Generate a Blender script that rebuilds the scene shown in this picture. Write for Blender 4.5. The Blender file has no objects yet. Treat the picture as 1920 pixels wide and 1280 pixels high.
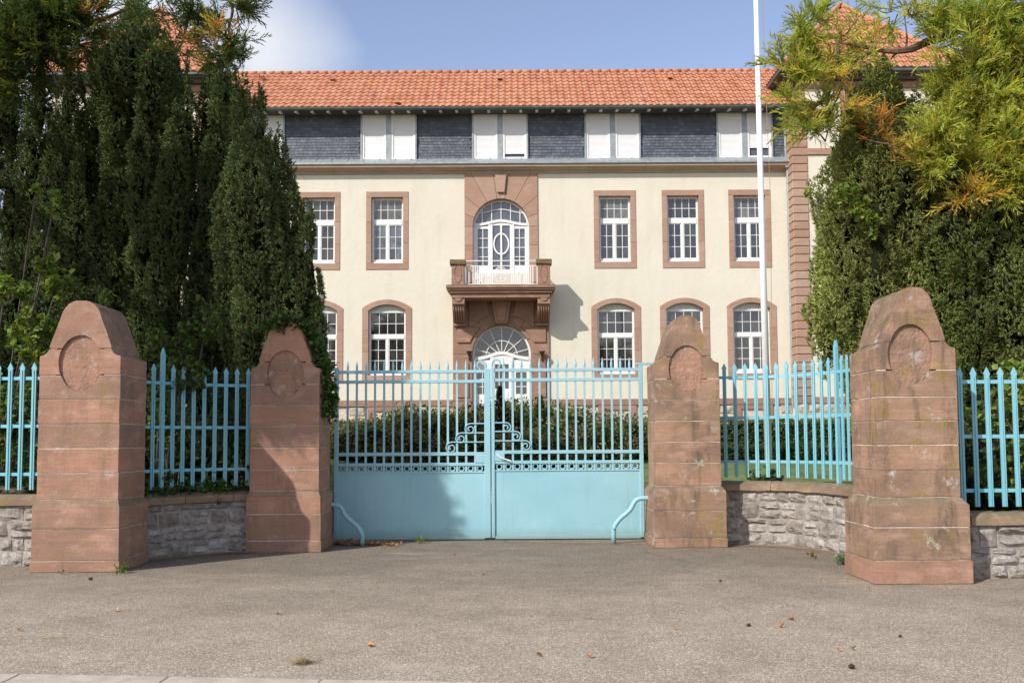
import bpy, bmesh, math, random
import numpy as np
from mathutils import Vector, Matrix, noise

SC = bpy.context.scene
COL = SC.collection
R = math.radians
# ------------------------------------------------------------------ camera
F_PX = 1800.0          # focal length in pixels of the 1920 px wide photograph
PITCH, ROLL, EYE, CY = R(3.6), R(-0.33), 1.5, 713.0
cam_d = bpy.data.cameras.new('camera')
cam = bpy.data.objects.new('camera', cam_d)
COL.objects.link(cam)
cam_d.sensor_width = 36.0
cam_d.lens = F_PX / 1920 * 36
cam_d.shift_y = (CY - 640) / 1920
cam_d.clip_end = 3000
CAM_R = Matrix.Rotation(math.pi / 2 + PITCH, 3, 'X') @ Matrix.Rotation(ROLL, 3, 'Z')
cam.matrix_world = Matrix.Translation((0, 0, EYE)) @ CAM_R.to_4x4()
SC.camera = cam
# ------------------------------------------------------------------ sky and sun
SUN_EL, SUN_TRAVEL = R(38.5), Vector((1.0, 1.0, 0)).normalized()
world = bpy.data.worlds.new('World')
SC.world = world
world.use_nodes = True
wn, wl = world.node_tree.nodes, world.node_tree.links
wn.clear()
sky = wn.new('ShaderNodeTexSky')
sky.sky_type = 'NISHITA'
sky.sun_disc = False
sky.sun_elevation = SUN_EL
sky.sun_rotation = R(225)
sky.altitude = 200
sky.air_density = 1.0
sky.dust_density = 1.6
sky.ozone_density = 1.6
def wnode(t, **k):
    o = wn.new('ShaderNode'+t)
    for a_, b_ in k.items(): setattr(o, a_, b_)
    return o
def wmath(op, a_, b_=0.0):
    m_ = wnode('Math', operation=op, use_clamp=(op == 'MULTIPLY'))
    for i_, x_ in enumerate((a_, b_)):
        if isinstance(x_, (int, float)): m_.inputs[i_].default_value = x_
        else: wl.new(x_, m_.inputs[i_])
    return m_.outputs[0]
tc = wnode('TexCoord')
mp = wnode('Mapping')
mp.inputs['Scale'].default_value = (1.0, 1.0, 1.5)
n1 = wnode('TexNoise')
n1.inputs['Scale'].default_value = 4.6
n1.inputs['Detail'].default_value = 8
n1.inputs['Roughness'].default_value = 0.58
n1.inputs['Distortion'].default_value = 0.5
wl.new(tc.outputs['Generated'], mp.inputs['Vector'])
wl.new(mp.outputs[0], n1.inputs['Vector'])
# one soft cloud bank over the left of the roof, others behind the camera
def bank(d, inner, outer):
    v_ = Vector(d).normalized()
    dp_ = wnode('VectorMath', operation='DISTANCE'); dp_.inputs[1].default_value = v_
    nr_ = wnode('VectorMath', operation='NORMALIZE'); wl.new(tc.outputs['Generated'], nr_.inputs[0]); wl.new(nr_.outputs[0], dp_.inputs[0])
    mr_ = wnode('MapRange'); mr_.inputs['From Min'].default_value = outer; mr_.inputs['From Max'].default_value = inner
    wl.new(dp_.outputs['Value'], mr_.inputs['Value']); return mr_.outputs[0]
m_all = None
for d_, i_, o_ in (((-.27, 1, .42), .01, .12), ((-.42, 1, .40), .05, .21), ((-.6, -1, .5), .2, .9), ((1, -.6, .25), .2, .7), ((-1, .3, .3), .1, .6)):
    x_ = bank(d_, i_, o_)
    m_all = x_ if m_all is None else wmath('MAXIMUM', m_all, x_)
fac = wmath('ADD', m_all, wmath('MULTIPLY', wmath('SUBTRACT', n1.outputs['Fac'], .5), 1.0))
fac = wmath('ADD', m_all, wmath('SUBTRACT', wmath('MULTIPLY', n1.outputs['Fac'], 1.0), .62))
cr = wnode('ValToRGB')
cr.color_ramp.elements[0].position = 0.12
cr.color_ramp.elements[1].position = 0.85
wl.new(fac, cr.inputs[0])
mixc = wnode('MixRGB')
mixc.inputs[2].default_value = (4.9, 5.1, 5.5, 1)
tint = wnode('MixRGB', blend_type='MULTIPLY')
tint.inputs[0].default_value = 1
tint.inputs[2].default_value = (1.46, 1.24, 1.20, 1)
bg = wnode('Background')
bg.inputs['Strength'].default_value = 0.15
wo = wnode('OutputWorld')
wl.new(cr.outputs[0], mixc.inputs[0])
wl.new(sky.outputs[0], tint.inputs[1])
wl.new(tint.outputs[0], mixc.inputs[1])
wl.new(mixc.outputs[0], bg.inputs[0])
wl.new(bg.outputs[0], wo.inputs[0])
sun_d = bpy.data.lights.new('sun', 'SUN')
sun_d.energy = 4.15
sun_d.angle = R(0.55)
sun_d.color = (1.0, 0.955, 0.88)
sun = bpy.data.objects.new('sun', sun_d)
COL.objects.link(sun)
sdir = Vector((SUN_TRAVEL.x * math.cos(SUN_EL), SUN_TRAVEL.y * math.cos(SUN_EL), -math.sin(SUN_EL)))
sun.rotation_euler = sdir.to_track_quat('-Z', 'Y').to_euler()
sun.location = (-20, -20, 30)
SC.view_settings.view_transform = 'Standard'
SC.view_settings.look = 'None'
SC.view_settings.gamma = 1
SC.view_settings.exposure = 0.19
SC.view_settings.use_curve_mapping = False

# ------------------------------------------------------------------ helpers
def W(u, v, D):
    """metres on the upright plane y = D for a point measured in the photograph"""
    d = CAM_R @ Vector(((u - 960) / F_PX, -(v - CY) / F_PX, -1))
    return Vector((d.x / d.y * D, D, EYE + d.z / d.y * D))
def wx(u, v, D): return W(u, v, D).x
def wz(v, D, u=960): return W(u, v, D).z
WL = {}   # world location of every object (no parent is ever rotated)
def wloc(o): return WL.get(o.name, Vector((0, 0, 0))) if o else Vector((0, 0, 0))
def thing(name, loc, label, cat, group=None):
    o = bpy.data.objects.new(name, None)
    o.empty_display_size = 0.2
    o.location = loc
    COL.objects.link(o)
    WL[o.name] = Vector(loc)
    return tag(o, label, cat, group)
def tag(o, label=None, cat=None, group=None, kind=None):
    if label: o['label'] = label
    if cat: o['category'] = cat
    if group: o['group'] = group
    if kind: o['kind'] = kind
    return o
def put(name, mesh, mat, parent=None, loc=None, rotz=0, scale=None, kind=None):
    """link a mesh whose vertices are relative to loc (world metres)"""
    o = bpy.data.objects.new(name, mesh)
    if mat is not None and len(mesh.materials) == 0: mesh.materials.append(mat)
    loc = Vector(loc) if loc is not None else wloc(parent)
    if parent: o.parent = parent
    o.location = loc - wloc(parent)
    if rotz: o.rotation_euler = (0, 0, rotz)
    if scale: o.scale = scale
    COL.objects.link(o)
    WL[o.name] = loc
    if kind: o['kind'] = kind
    return o
class MB:
    """mesh builder in world metres"""
    def __init__(s): s.v, s.f = [], []
    def add(s, vs, fs):
        n = len(s.v); s.v += [tuple(p) for p in vs]; s.f += [tuple(i + n for i in f) for f in fs]; return s
    def box(s, x0, x1, y0, y1, z0, z1):
        return s.add([(x0,y0,z0),(x1,y0,z0),(x1,y1,z0),(x0,y1,z0),(x0,y0,z1),(x1,y0,z1),(x1,y1,z1),(x0,y1,z1)],
                     [(0,3,2,1),(4,5,6,7),(0,1,5,4),(1,2,6,5),(2,3,7,6),(3,0,4,7)])
    def prism(s, poly, y0, y1):
        """poly = (x, z) points, counter-clockwise seen from the front (-y)"""
        a = sum(poly[i-1][0]*poly[i][1]-poly[i][0]*poly[i-1][1] for i in range(len(poly)))
        if a < 0: poly = poly[::-1]
        n = len(poly)
        vs = [(x, y0, z) for x, z in poly] + [(x, y1, z) for x, z in poly]
        fs = [tuple(range(n)), tuple(range(2*n-1, n-1, -1))] + [((i+1) % n, i, i+n, (i+1) % n + n) for i in range(n)]
        return s.add(vs, fs)
    def prof(s, poly, x0, x1):
        """poly = (y, z) points swept along x"""
        a = sum(poly[i-1][0]*poly[i][1]-poly[i][0]*poly[i-1][1] for i in range(len(poly)))
        if a < 0: poly = poly[::-1]
        n = len(poly)
        vs = [(x1, y, z) for y, z in poly] + [(x0, y, z) for y, z in poly]
        fs = [tuple(range(n)), tuple(range(2*n-1, n-1, -1))] + [((i+1) % n, i, i+n, (i+1) % n + n) for i in range(n)]
        return s.add(vs, fs)
    def tube(s, pts, rad, n=6, cap=True):
        pts = [Vector(p) for p in pts]
        rads = rad if isinstance(rad, (list, tuple)) else [rad]*len(pts)
        base = len(s.v); up = Vector((0.13, 0.21, 1)).normalized()
        for i, p in enumerate(pts):
            t = (pts[min(i+1, len(pts)-1)] - pts[max(i-1, 0)]).normalized()
            if abs(t.dot(up)) > 0.97: up = Vector((1, 0.1, 0)).normalized()
            a = t.cross(up).normalized(); b = t.cross(a)
            up = -b if False else up
            for k in range(n):
                q = 2*math.pi*k/n
                s.v.append(tuple(p + (a*math.cos(q) + b*math.sin(q))*rads[i]))
        for i in range(len(pts)-1):
            for k in range(n):
                a0 = base+i*n+k; a1 = base+i*n+(k+1) % n
                s.f.append((a0, a0+n, a1+n, a1))
        if cap:
            s.f.append(tuple(base+k for k in range(n)))
            s.f.append(tuple(base+(len(pts)-1)*n+k for k in range(n-1, -1, -1)))
        return s
    def mesh(s, name, origin=(0,0,0), smooth=False, bevel=0, jitter=0, seg=1):
        o = Vector(origin)
        me = bpy.data.meshes.new(name)
        me.from_pydata([(x-o.x, y-o.y, z-o.z) for x, y, z in s.v], [], s.f)
        if bevel or jitter:
            bm = bmesh.new(); bm.from_mesh(me)
            if bevel:
                es = [e for e in bm.edges if len(e.link_faces) == 2 and e.calc_face_angle(0) > 0.5]
                bmesh.ops.bevel(bm, geom=es, offset=bevel, segments=seg, affect='EDGES', profile=0.6, clamp_overlap=True)
            if jitter:
                for v in bm.verts: v.co += Vector([random.uniform(-jitter, jitter) for _ in range(3)])
            bm.to_mesh(me); bm.free()
        if smooth: me.polygons.foreach_set('use_smooth', [True]*len(me.polygons))
        me.update()
        return me
    def part(s, name, mat, parent=None, kind=None, **k):
        return put(name, s.mesh(name, wloc(parent), **k), mat, parent, kind=kind)
def boolean(me, cutters, op='DIFFERENCE'):
    a = bpy.data.objects.new('tmp_a', me); COL.objects.link(a)
    cs = []
    for c in cutters:
        b = bpy.data.objects.new('tmp_b', c); COL.objects.link(b); cs.append(b)
        m = a.modifiers.new('b', 'BOOLEAN'); m.operation = op; m.solver = 'EXACT'; m.object = b
    dg = bpy.context.evaluated_depsgraph_get()
    out = bpy.data.meshes.new_from_object(a.evaluated_get(dg))
    for o in [a]+cs: bpy.data.objects.remove(o)
    out.name = me.name
    return out
def catmull(ctrl, n=16):
    P = [Vector(c) for c in ctrl]; P = [P[0]*2-P[1]] + P + [P[-1]*2-P[-2]]
    out = []
    for i in range(1, len(P)-2):
        for k in range(n):
            t = k/n
            out.append(0.5*((2*P[i]) + (P[i+1]-P[i-1])*t + (2*P[i-1]-5*P[i]+4*P[i+1]-P[i+2])*t*t + (3*P[i]-P[i-1]-3*P[i+1]+P[i+2])*t**3))
    out.append(P[-2]); return out
class Path:
    def __init__(s, ctrl):
        s.p = catmull([(a, b, 0) for a, b in ctrl]); s.c = [0]
        for a, b in zip(s.p, s.p[1:]): s.c.append(s.c[-1]+(b-a).length)
        s.L = s.c[-1]
    def at(s, d):
        d = max(0, min(s.L, d))
        for i in range(len(s.c)-1):
            if s.c[i+1] >= d: break
        t = (d-s.c[i])/max(1e-6, s.c[i+1]-s.c[i]); q = s.p[i].lerp(s.p[i+1], t)
        tg = (s.p[i+1]-s.p[i]).normalized()
        return q, tg
rnd = random.Random(7)
random.seed(7)

# ------------------------------------------------------------------ materials
def newmat(name):
    m = bpy.data.materials.new(name); m.use_nodes = True
    nt = m.node_tree; nt.nodes.clear()
    out = nt.nodes.new('ShaderNodeOutputMaterial'); b = nt.nodes.new('ShaderNodeBsdfPrincipled')
    nt.links.new(b.outputs[0], out.inputs[0])
    return m, nt, b
class G:
    """tiny node-graph helper"""
    def __init__(s, nt): s.nt = nt; s.geo = None
    def n(s, t, **k):
        o = s.nt.nodes.new('ShaderNode'+t)
        for a, b in k.items(): setattr(o, a, b)
        return o
    def L(s, a, b): s.nt.links.new(a, b)
    def pos(s, sc=(1, 1, 1), loc=(0, 0, 0)):
        if not s.geo: s.geo = s.n('NewGeometry')
        m = s.n('Mapping'); m.inputs['Scale'].default_value = sc; m.inputs['Location'].default_value = loc
        s.L(s.geo.outputs['Position'], m.inputs['Vector']); return m.outputs[0]
    def noise(s, scale, detail=4, rough=.55, vec=None, dist=0):
        t = s.n('TexNoise'); t.inputs['Scale'].default_value = scale; t.inputs['Detail'].default_value = detail
        t.inputs['Roughness'].default_value = rough; t.inputs['Distortion'].default_value = dist
        s.L(vec if vec is not None else s.pos(), t.inputs['Vector']); return t.outputs['Fac']
    def ramp(s, x, *stops):
        r = s.n('ValToRGB'); e = r.color_ramp.elements
        while len(e) < len(stops): e.new(0.5)
        for el, (p, c) in zip(e, stops):
            el.position = p; el.color = (c, c, c, 1) if not isinstance(c, tuple) else (*c, 1)
        s.L(x, r.inputs[0]); return r.outputs[0]
    def mix(s, f, a, b, mode='MIX'):
        m = s.n('MixRGB', blend_type=mode)
        for i, x in enumerate((f, a, b)):
            if isinstance(x, tuple): m.inputs[i].default_value = (*x, 1)
            elif isinstance(x, (int, float)): m.inputs[i].default_value = x if i == 0 else (x, x, x, 1)
            else: s.L(x, m.inputs[i])
        return m.outputs[0]
    def math(s, op, a, b=0.0):
        m = s.n('Math', operation=op)
        for i, x in enumerate((a, b)):
            if isinstance(x, (int, float)): m.inputs[i].default_value = x
            else: s.L(x, m.inputs[i])
        return m.outputs[0]
    def bump(s, b, h, strength=.3, dist=.01):
        m = s.n('Bump'); m.inputs['Strength'].default_value = strength; m.inputs['Distance'].default_value = dist
        s.L(h, m.inputs['Height']); s.L(m.outputs[0], b.inputs['Normal'])
    def rand(s): return s.n('ObjectInfo').outputs['Random']
    def nz(s):
        if not s.geo: s.geo = s.n('NewGeometry')
        x = s.n('SeparateXYZ'); s.L(s.geo.outputs['Normal'], x.inputs[0]); return x.outputs['Z']
def sandstone(name, c1, c2, lichen=.5, ochre=.5, bed=1.0, fine=1.0, grime=.5, stain=.0, seed_=0):
    m, nt, b = newmat(name); g = G(nt)
    base = g.mix(g.rand(), c1, c2)
    bands = g.noise(1, 6, .65, g.pos((1.2, 1.2, 28)), 1.0)
    base = g.mix(g.ramp(bands, (.3, 0.0), (.75, 1.0)), base, g.mix(1.0, base, tuple(.78 for _ in range(3)), 'MULTIPLY'))
    big = g.noise(1.7, 5, .6)
    base = g.mix(g.ramp(big, (.4, 0.0), (.7, grime)), base, (.17, .115, .085))
    gr = g.noise(140, 3, .7)
    base = g.mix(.35*fine, base, g.mix(1.0, base, g.ramp(gr, (.25, .55), (.75, 1.5)), 'MULTIPLY'))
    if ochre:
        o = g.noise(3.1, 6, .7, g.pos(loc=(4, 9, 2)))
        f = g.math('MULTIPLY', g.ramp(o, (.54, 0.0), (.68, 1.0)), ochre)
        base = g.mix(f, base, (.27, .19, .06))
        top = g.ramp(g.nz(), (.12, 0.0), (.55, 1.0))
        base = g.mix(g.math('MULTIPLY', top, g.ramp(g.noise(9, 4), (.35, .3), (.6, .9))), base, (.15, .13, .085))
    # dark run-off stains and soot, vertical, with shapes of their own
    st = g.noise(1, 6, .7, g.pos((4.5, 4.5, .9), (seed_, 2, 5)), .6)
    base = g.mix(g.math('MULTIPLY', g.ramp(st, (.50, 0.0), (.68, 1.0)), stain), base, (.115, .085, .06))
    pk = g.noise(1, 5, .7, g.pos((2.2, 2.2, 5), (7, seed_, 3)))
    base = g.mix(g.ramp(pk, (.52, 0.0), (.72, .5)), base, (.56, .36, .27))
    if lichen:
        l = g.noise(4.4, 8, .74, g.pos(loc=(1, 3, 8)))
        f = g.math('MULTIPLY', g.ramp(l, (.585, 0.0), (.67, 1.0)), lichen)
        base = g.mix(f, base, (.43, .41, .38))
    g.L(base, b.inputs['Base Color']); b.inputs['Roughness'].default_value = .9
    b.inputs['Specular IOR Level'].default_value = .2
    h = g.math('ADD', g.math('MULTIPLY', bands, .5*bed), g.math('ADD', g.math('MULTIPLY', gr, .25), g.noise(28, 5, .7)))
    g.bump(b, h, .55, .012)
    return m
M = {}
M['pillar'] = sandstone('red_sandstone', (.445, .245, .17), (.34, .21, .155), .5, .5, stain=.3)
M['pillar_brown'] = sandstone('brown_sandstone', (.44, .265, .18), (.31, .21, .145), 1.0, 1.0, grime=.85, stain=.9, seed_=4)
M['coping'] = sandstone('mossy_coping', (.27, .21, .13), (.32, .23, .17), .4, 1.0)
M['dressing'] = sandstone('facade_sandstone', (.40, .245, .18), (.46, .32, .245), .0, .0, .6, .6, grime=.15)
M['dressing_dark'] = sandstone('portal_sandstone', (.335, .20, .15), (.365, .215, .16), .0, .12, .5, .6, grime=.4)
M['cornice'] = sandstone('tan_cornice_stone', (.47, .38, .30), (.42, .31, .24), .0, .1, .4, .5, grime=.2)
M['mossy'] = sandstone('mossy_cap_stone', (.17, .13, .05), (.16, .12, .05), .15, 1.0)
def simple(name, c, rough=.6, var=.12, scale=6, bump=.0, bscale=40, metal=0, spec=.5, c2=None, rnd_amt=0):
    m, nt, b = newmat(name); g = G(nt)
    n = g.noise(scale, 5, .6)
    lo = tuple(x*(1-var) for x in c); hi = tuple(min(1, x*(1+var)) for x in c) if c2 is None else c2
    col = g.mix(g.ramp(n, (.35, 0.0), (.68, 1.0)), lo, hi)
    if rnd_amt:
        col = g.mix(1.0, col, g.ramp(g.rand(), (0, 1-rnd_amt), (1, 1+rnd_amt*.6)), 'MULTIPLY')
    g.L(col, b.inputs['Base Color']); b.inputs['Roughness'].default_value = rough
    b.inputs['Metallic'].default_value = metal; b.inputs['Specular IOR Level'].default_value = spec
    if bump: g.bump(b, g.noise(bscale, 5, .65), bump, .01)
    return m
M['mortar'] = simple('lime_mortar', (.60, .51, .43), .95, .2, 20, .5, 60)
M['grey_mortar'] = simple('grey_mortar', (.33, .30, .265), .95, .3, 9, .8, 40)
def render_mat():
    m, nt, b = newmat('cream_render'); g = G(nt)
    n = g.noise(.9, 5, .6); s = g.noise(1, 5, .6, g.pos((2.2, 2.2, .35)))
    col = g.mix(g.ramp(n, (.3, 0.0), (.7, 1.0)), (.655, .615, .51), (.69, .655, .555))
    col = g.mix(g.ramp(s, (.50, 0.0), (.8, .30)), col, (.47, .42, .32))
    g.L(col, b.inputs['Base Color']); b.inputs['Roughness'].default_value = .95; b.inputs['Specular IOR Level'].default_value = .1
    g.bump(b, g.math('ADD', g.noise(5, 3, .5), g.math('MULTIPLY', g.noise(45, 4, .6), .35)), .35, .03)
    return m
M['render'] = render_mat()
M['white'] = simple('white_paint', (.76, .76, .76), .45, .05, 8)
M['offwhite'] = simple('grey_white_paint', (.60, .60, .59), .5, .1, 8)
def slats():
    m, nt, b = newmat('shutter_slats'); g = G(nt)
    b.inputs['Base Color'].default_value = (.74, .745, .76, 1); b.inputs['Roughness'].default_value = .45
    return m
M['shutter'] = slats()
M['zinc'] = simple('zinc', (.33, .37, .38), .45, .2, 5, metal=.3)
M['gutter'] = simple('patinated_gutter', (.10, .135, .13), .5, .25, 6, metal=.2)
M['soffit'] = simple('dark_soffit', (.09, .07, .06), .8)
def glass(name, base, rough=.03):
    m, nt, b = newmat(name); g = G(nt)
    c = g.mix(g.rand(), tuple(x*.45 for x in base), tuple(x*1.5 for x in base))
    n = g.noise(1.3, 5, .7, g.pos((1, 1, 1), (3, 1, 2)), 1.2)
    c = g.mix(g.ramp(n, (.42, 0.0), (.62, .8)), c, tuple(x*.35 for x in base))
    g.L(c, b.inputs['Base Color'])
    b.inputs['Roughness'].default_value = rough; b.inputs['Specular IOR Level'].default_value = .8
    b.inputs['IOR'].default_value = 1.6
    g.bump(b, g.noise(1.1, 2, .5), .25, .01)
    return m
M['glass'] = glass('window_glass', (.045, .047, .045))
M['glass_sky'] = glass('painted_sky_glass', (.11, .125, .15))  # bluish base colour paints in reflected sky along with a pale curtain
M['curtain_glass'] = glass('half_curtained_glass', (.13, .13, .115))
def slate_mat():
    m, nt, b = newmat('slate'); g = G(nt)
    at = g.n('Attribute'); at.attribute_name = 'tone'
    c = g.ramp(at.outputs['Fac'], (0, (.072, .083, .107)), (.6, (.093, .106, .134)), (1, (.125, .14, .172)))
    c = g.mix(1.0, c, g.ramp(g.noise(2, 5, .6), (.3, .8), (.7, 1.25)), 'MULTIPLY')
    g.L(c, b.inputs['Base Color']); b.inputs['Roughness'].default_value = .6
    g.bump(b, g.noise(60, 4, .6), .3, .006)
    return m
M['slate'] = slate_mat()
def tile_mat():
    m, nt, b = newmat('clay_roof_tile'); g = G(nt)
    at = g.n('Attribute'); at.attribute_name = 'tone'
    r = g.math('FRACT', g.math('ADD', g.rand(), at.outputs['Fac']))
    c = g.ramp(r, (0, (.40, .155, .085)), (.35, (.49, .205, .115)), (.7, (.54, .255, .15)), (1, (.46, .215, .14)))
    c = g.mix(g.ramp(g.noise(1.1, 6, .6), (.4, 0.0), (.75, .6)), c, (.42, .17, .07))
    c = g.mix(g.ramp(g.noise(17, 5, .7), (.52, 0.0), (.7, .5)), c, (.28, .12, .06))
    g.L(c, b.inputs['Base Color']); b.inputs['Roughness'].default_value = .8
    g.bump(b, g.noise(40, 4, .6), .2, .01)
    return m
M['tile'] = tile_mat()
def paint_blue(name, lo, hi):
    m, nt, b = newmat(name); g = G(nt)
    c = g.mix(g.ramp(g.noise(1.2, 5, .6), (.35, 0.0), (.7, 1.0)), lo, hi)
    c = g.mix(g.ramp(g.noise(16, 6, .75), (.62, 0.0), (.72, .45)), c, (.34, .55, .57))
    c = g.mix(g.ramp(g.noise(7, 6, .75, g.pos(loc=(2, 7, 1))), (.70, 0.0), (.76, .5)), c, (.20, .20, .15))
    sx = g.n('SeparateXYZ'); g.L(g.pos(), sx.inputs[0])
    ru = g.noise(1, 7, .75, g.pos((9, 9, 3), (4, 4, 2)))
    c = g.mix(g.ramp(ru, (.70, 0.0), (.74, .8)), c, (.22, .11, .06))
    dr = g.noise(1, 5, .7, g.pos((14, 14, .8)))
    c = g.mix(g.ramp(dr, (.55, 0.0), (.75, .35)), c, (.22, .36, .38))
    low = g.ramp(g.math('ADD', sx.outputs['Z'], g.math('MULTIPLY', g.noise(9, 5, .7), .12)), (.06, .7), (.26, 0.0))
    c = g.mix(low, c, (.20, .27, .23))
    g.L(c, b.inputs['Base Color']); b.inputs['Roughness'].default_value = .5; b.inputs['Specular IOR Level'].default_value = .35
    g.bump(b, g.noise(3.5, 3, .5), .25, .02)
    return m
M['blue'] = paint_blue('pale_turquoise_gate_paint', (.265, .50, .575), (.32, .56, .625))
M['blue2'] = paint_blue('turquoise_railing_paint', (.17, .46, .56), (.235, .53, .62))
M['steelpole'] = simple('white_pole_paint', (.80, .80, .82), .35, .04)
M['black'] = simple('black_iron', (.02, .02, .02), .5)
def rubble_mat(name, a, bcol, dark):
    m, nt, b = newmat(name); g = G(nt)
    c = g.mix(g.rand(), a, bcol)
    c = g.mix(g.ramp(g.noise(11, 6, .75), (.42, 0.0), (.66, .85)), c, dark)
    c = g.mix(g.ramp(g.noise(4, 6, .7, g.pos(loc=(5, 5, 1))), (.55, 0.0), (.7, .7)), c, (.52, .49, .44))
    g.L(c, b.inputs['Base Color']); b.inputs['Roughness'].default_value = .95; b.inputs['Specular IOR Level'].default_value = .15
    g.bump(b, g.math('ADD', g.noise(14, 6, .7), g.math('MULTIPLY', g.noise(70, 4, .7), .4)), .8, .03)
    return m
M['rubble'] = rubble_mat('grey_rubble', (.29, .255, .225), (.50, .47, .44), (.14, .12, .10))
M['lime'] = rubble_mat('beige_limestone', (.50, .43, .32), (.58, .52, .42), (.28, .22, .15))
def asphalt():
    m, nt, b = newmat('worn_asphalt'); g = G(nt)
    def vor(scale):
        v = g.n('TexVoronoi'); v.inputs['Scale'].default_value = scale; g.L(g.pos(), v.inputs['Vector'])
        x = g.n('SeparateXYZ'); g.L(v.outputs['Color'], x.inputs[0]); return v, x.outputs[0]
    v1, a = vor(150); v2, b2 = vor(85)
    c = g.ramp(a, (0, (.17, .135, .098)), (.35, (.30, .246, .182)), (.7, (.385, .322, .244)), (.93, (.49, .418, .325)), (1, (.76, .69, .57)))
    c = g.mix(g.ramp(b2, (.93, 0.0), (.95, 1.0)), c, (.58, .50, .42))
    c = g.mix(g.ramp(b2, (.0, .7), (.07, 0.0)), c, (.09, .07, .055))
    big = g.noise(.45, 6, .62, g.pos((.7, 1, 1)), .5)
    sx = g.n('SeparateXYZ'); g.L(g.pos(), sx.inputs[0])
    # older, dirtier surfacing close to the gate
    zone = g.ramp(g.math('ADD', g.math('DIVIDE', sx.outputs['Y'], 16.0), g.math('MULTIPLY', g.math('SUBTRACT', big, .5), .5)), (.46, 1.0), (.74, .60))
    c = g.mix(1.0, c, zone, 'MULTIPLY')
    pt = g.n('TexVoronoi'); pt.inputs['Scale'].default_value = .33; pt.feature = 'DISTANCE_TO_EDGE'
    wv = g.n('VectorMath', operation='ADD'); nv = g.n('TexNoise'); nv.inputs['Scale'].default_value = 1.7; nv.inputs['Detail'].default_value = 6
    g.L(g.pos(), nv.inputs['Vector']); g.L(g.pos(), wv.inputs[0]); g.L(nv.outputs['Color'], wv.inputs[1]); g.L(wv.outputs[0], pt.inputs['Vector'])
    crack = g.math('MULTIPLY', g.ramp(pt.outputs['Distance'], (.0, 1.0), (.006, 0.0)), g.ramp(g.noise(.6, 4, .6, g.pos(loc=(9, 4, 0))), (.5, 0.0), (.6, .55)))
    c = g.mix(crack, c, (.10, .08, .06))
    pale = g.ramp(g.noise(1.1, 6, .7, g.pos((.5, 1.6, 1), (3, 8, 0))), (.58, 0.0), (.72, .45))
    c = g.mix(pale, c, (.48, .42, .34))
    med = g.noise(2.1, 6, .65)
    c = g.mix(1.0, c, g.ramp(med, (.25, .80), (.75, 1.14)), 'MULTIPLY')
    g.L(c, b.inputs['Base Color']); b.inputs['Roughness'].default_value = .9; b.inputs['Specular IOR Level'].default_value = .2
    h = g.math('ADD', g.math('MULTIPLY', v1.outputs['Distance'], -1.0), g.math('MULTIPLY', g.noise(30, 3), .3))
    g.bump(b, h, .5, .006)
    return m
M['asphalt'] = asphalt()
M['earth'] = simple('earth', (.12, .09, .06), .95, .4, 3, .5)
M['lawn'] = simple('lawn', (.09, .14, .03), .9, .3, 3, .6, 60, c2=(.15, .2, .05))
M['gravelpath'] = simple('gravel_path', (.34, .30, .25), .95, .15, 30)
M['kerb'] = simple('concrete_kerb', (.42, .37, .30), .9, .1, 7, .4, 90, c2=(.52, .46, .38))
M['bark'] = simple('bark', (.12, .075, .05), .95, .4, 9, .8, 25)
M['twig'] = simple('grey_twigs', (.10, .08, .06), .95, .3, 9)
def leafmat(name, trans=.35, rough=.55, spec=.25):
    m = bpy.data.materials.new(name); m.use_nodes = True
    nt = m.node_tree; nt.nodes.clear(); g = G(nt)
    out = g.n('OutputMaterial'); at = g.n('Attribute'); at.attribute_name = 'Col'
    p = g.n('BsdfPrincipled'); p.inputs['Roughness'].default_value = rough; p.inputs['Specular IOR Level'].default_value = spec
    t = g.n('BsdfTranslucent'); mx = g.n('MixShader'); mx.inputs[0].default_value = trans
    g.L(at.outputs['Color'], p.inputs['Base Color'])
    g.L(g.mix(1.0, at.outputs['Color'], (1.1, 1.15, .6), 'MULTIPLY'), t.inputs['Color'])
    g.L(p.outputs[0], mx.inputs[1]); g.L(t.outputs[0], mx.inputs[2]); g.L(mx.outputs[0], out.inputs[0])
    return m
M['needle'] = leafmat('needle_foliage', .12, .8, .06)
M['spray'] = leafmat('feathery_foliage', .45)
M['leaf'] = leafmat('broad_leaves', .4, .4)
M['core'] = simple('shade_core', (.016, .019, .009), 1.0, .5, 9, spec=0.0)  # near-black green core, added to block light and paint deep shade between leaves
M['dry'] = simple('dry_leaf', (.42, .20, .08), .8, .35, 14)
M['cone'] = simple('brown_cone', (.06, .03, .018), .8, .3, 30)
M['straw'] = simple('dry_grass', (.32, .24, .10), .8, .3, 60)
M['paper'] = simple('white_scrap', (.7, .7, .7), .8)

# ------------------------------------------------------------------ ground
def ground_h(x, y):
    return 0.0 if y < 15.0 else 1.2*(1-math.exp(-(y-15.0)/4.2))
def sheet(name, x0, x1, y0, y1, nx, ny, mat, dz=0.0, ys=None, inside=None):
    ys = ys or [y0+(y1-y0)*j/ny for j in range(ny+1)]
    vs = [(x0+(x1-x0)*i/nx, y, ground_h(0, y)+dz) for y in ys for i in range(nx+1)]
    fs = [(j*(nx+1)+i, j*(nx+1)+i+1, (j+1)*(nx+1)+i+1, (j+1)*(nx+1)+i) for j in range(len(ys)-1) for i in range(nx)
          if inside is None or inside((x0+(x1-x0)*(i+.5)/nx), (ys[j]+ys[j+1])/2)]
    mb = MB(); mb.add(vs, fs)
    o = mb.part(name, mat, None, smooth=True); o['kind'] = 'structure'; return o
YS = [15+.25*i for i in range(4)]+[16+.5*i for i in range(10)]+[21+i for i in range(20)]+[45, 60, 120, 400, 1500]
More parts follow.
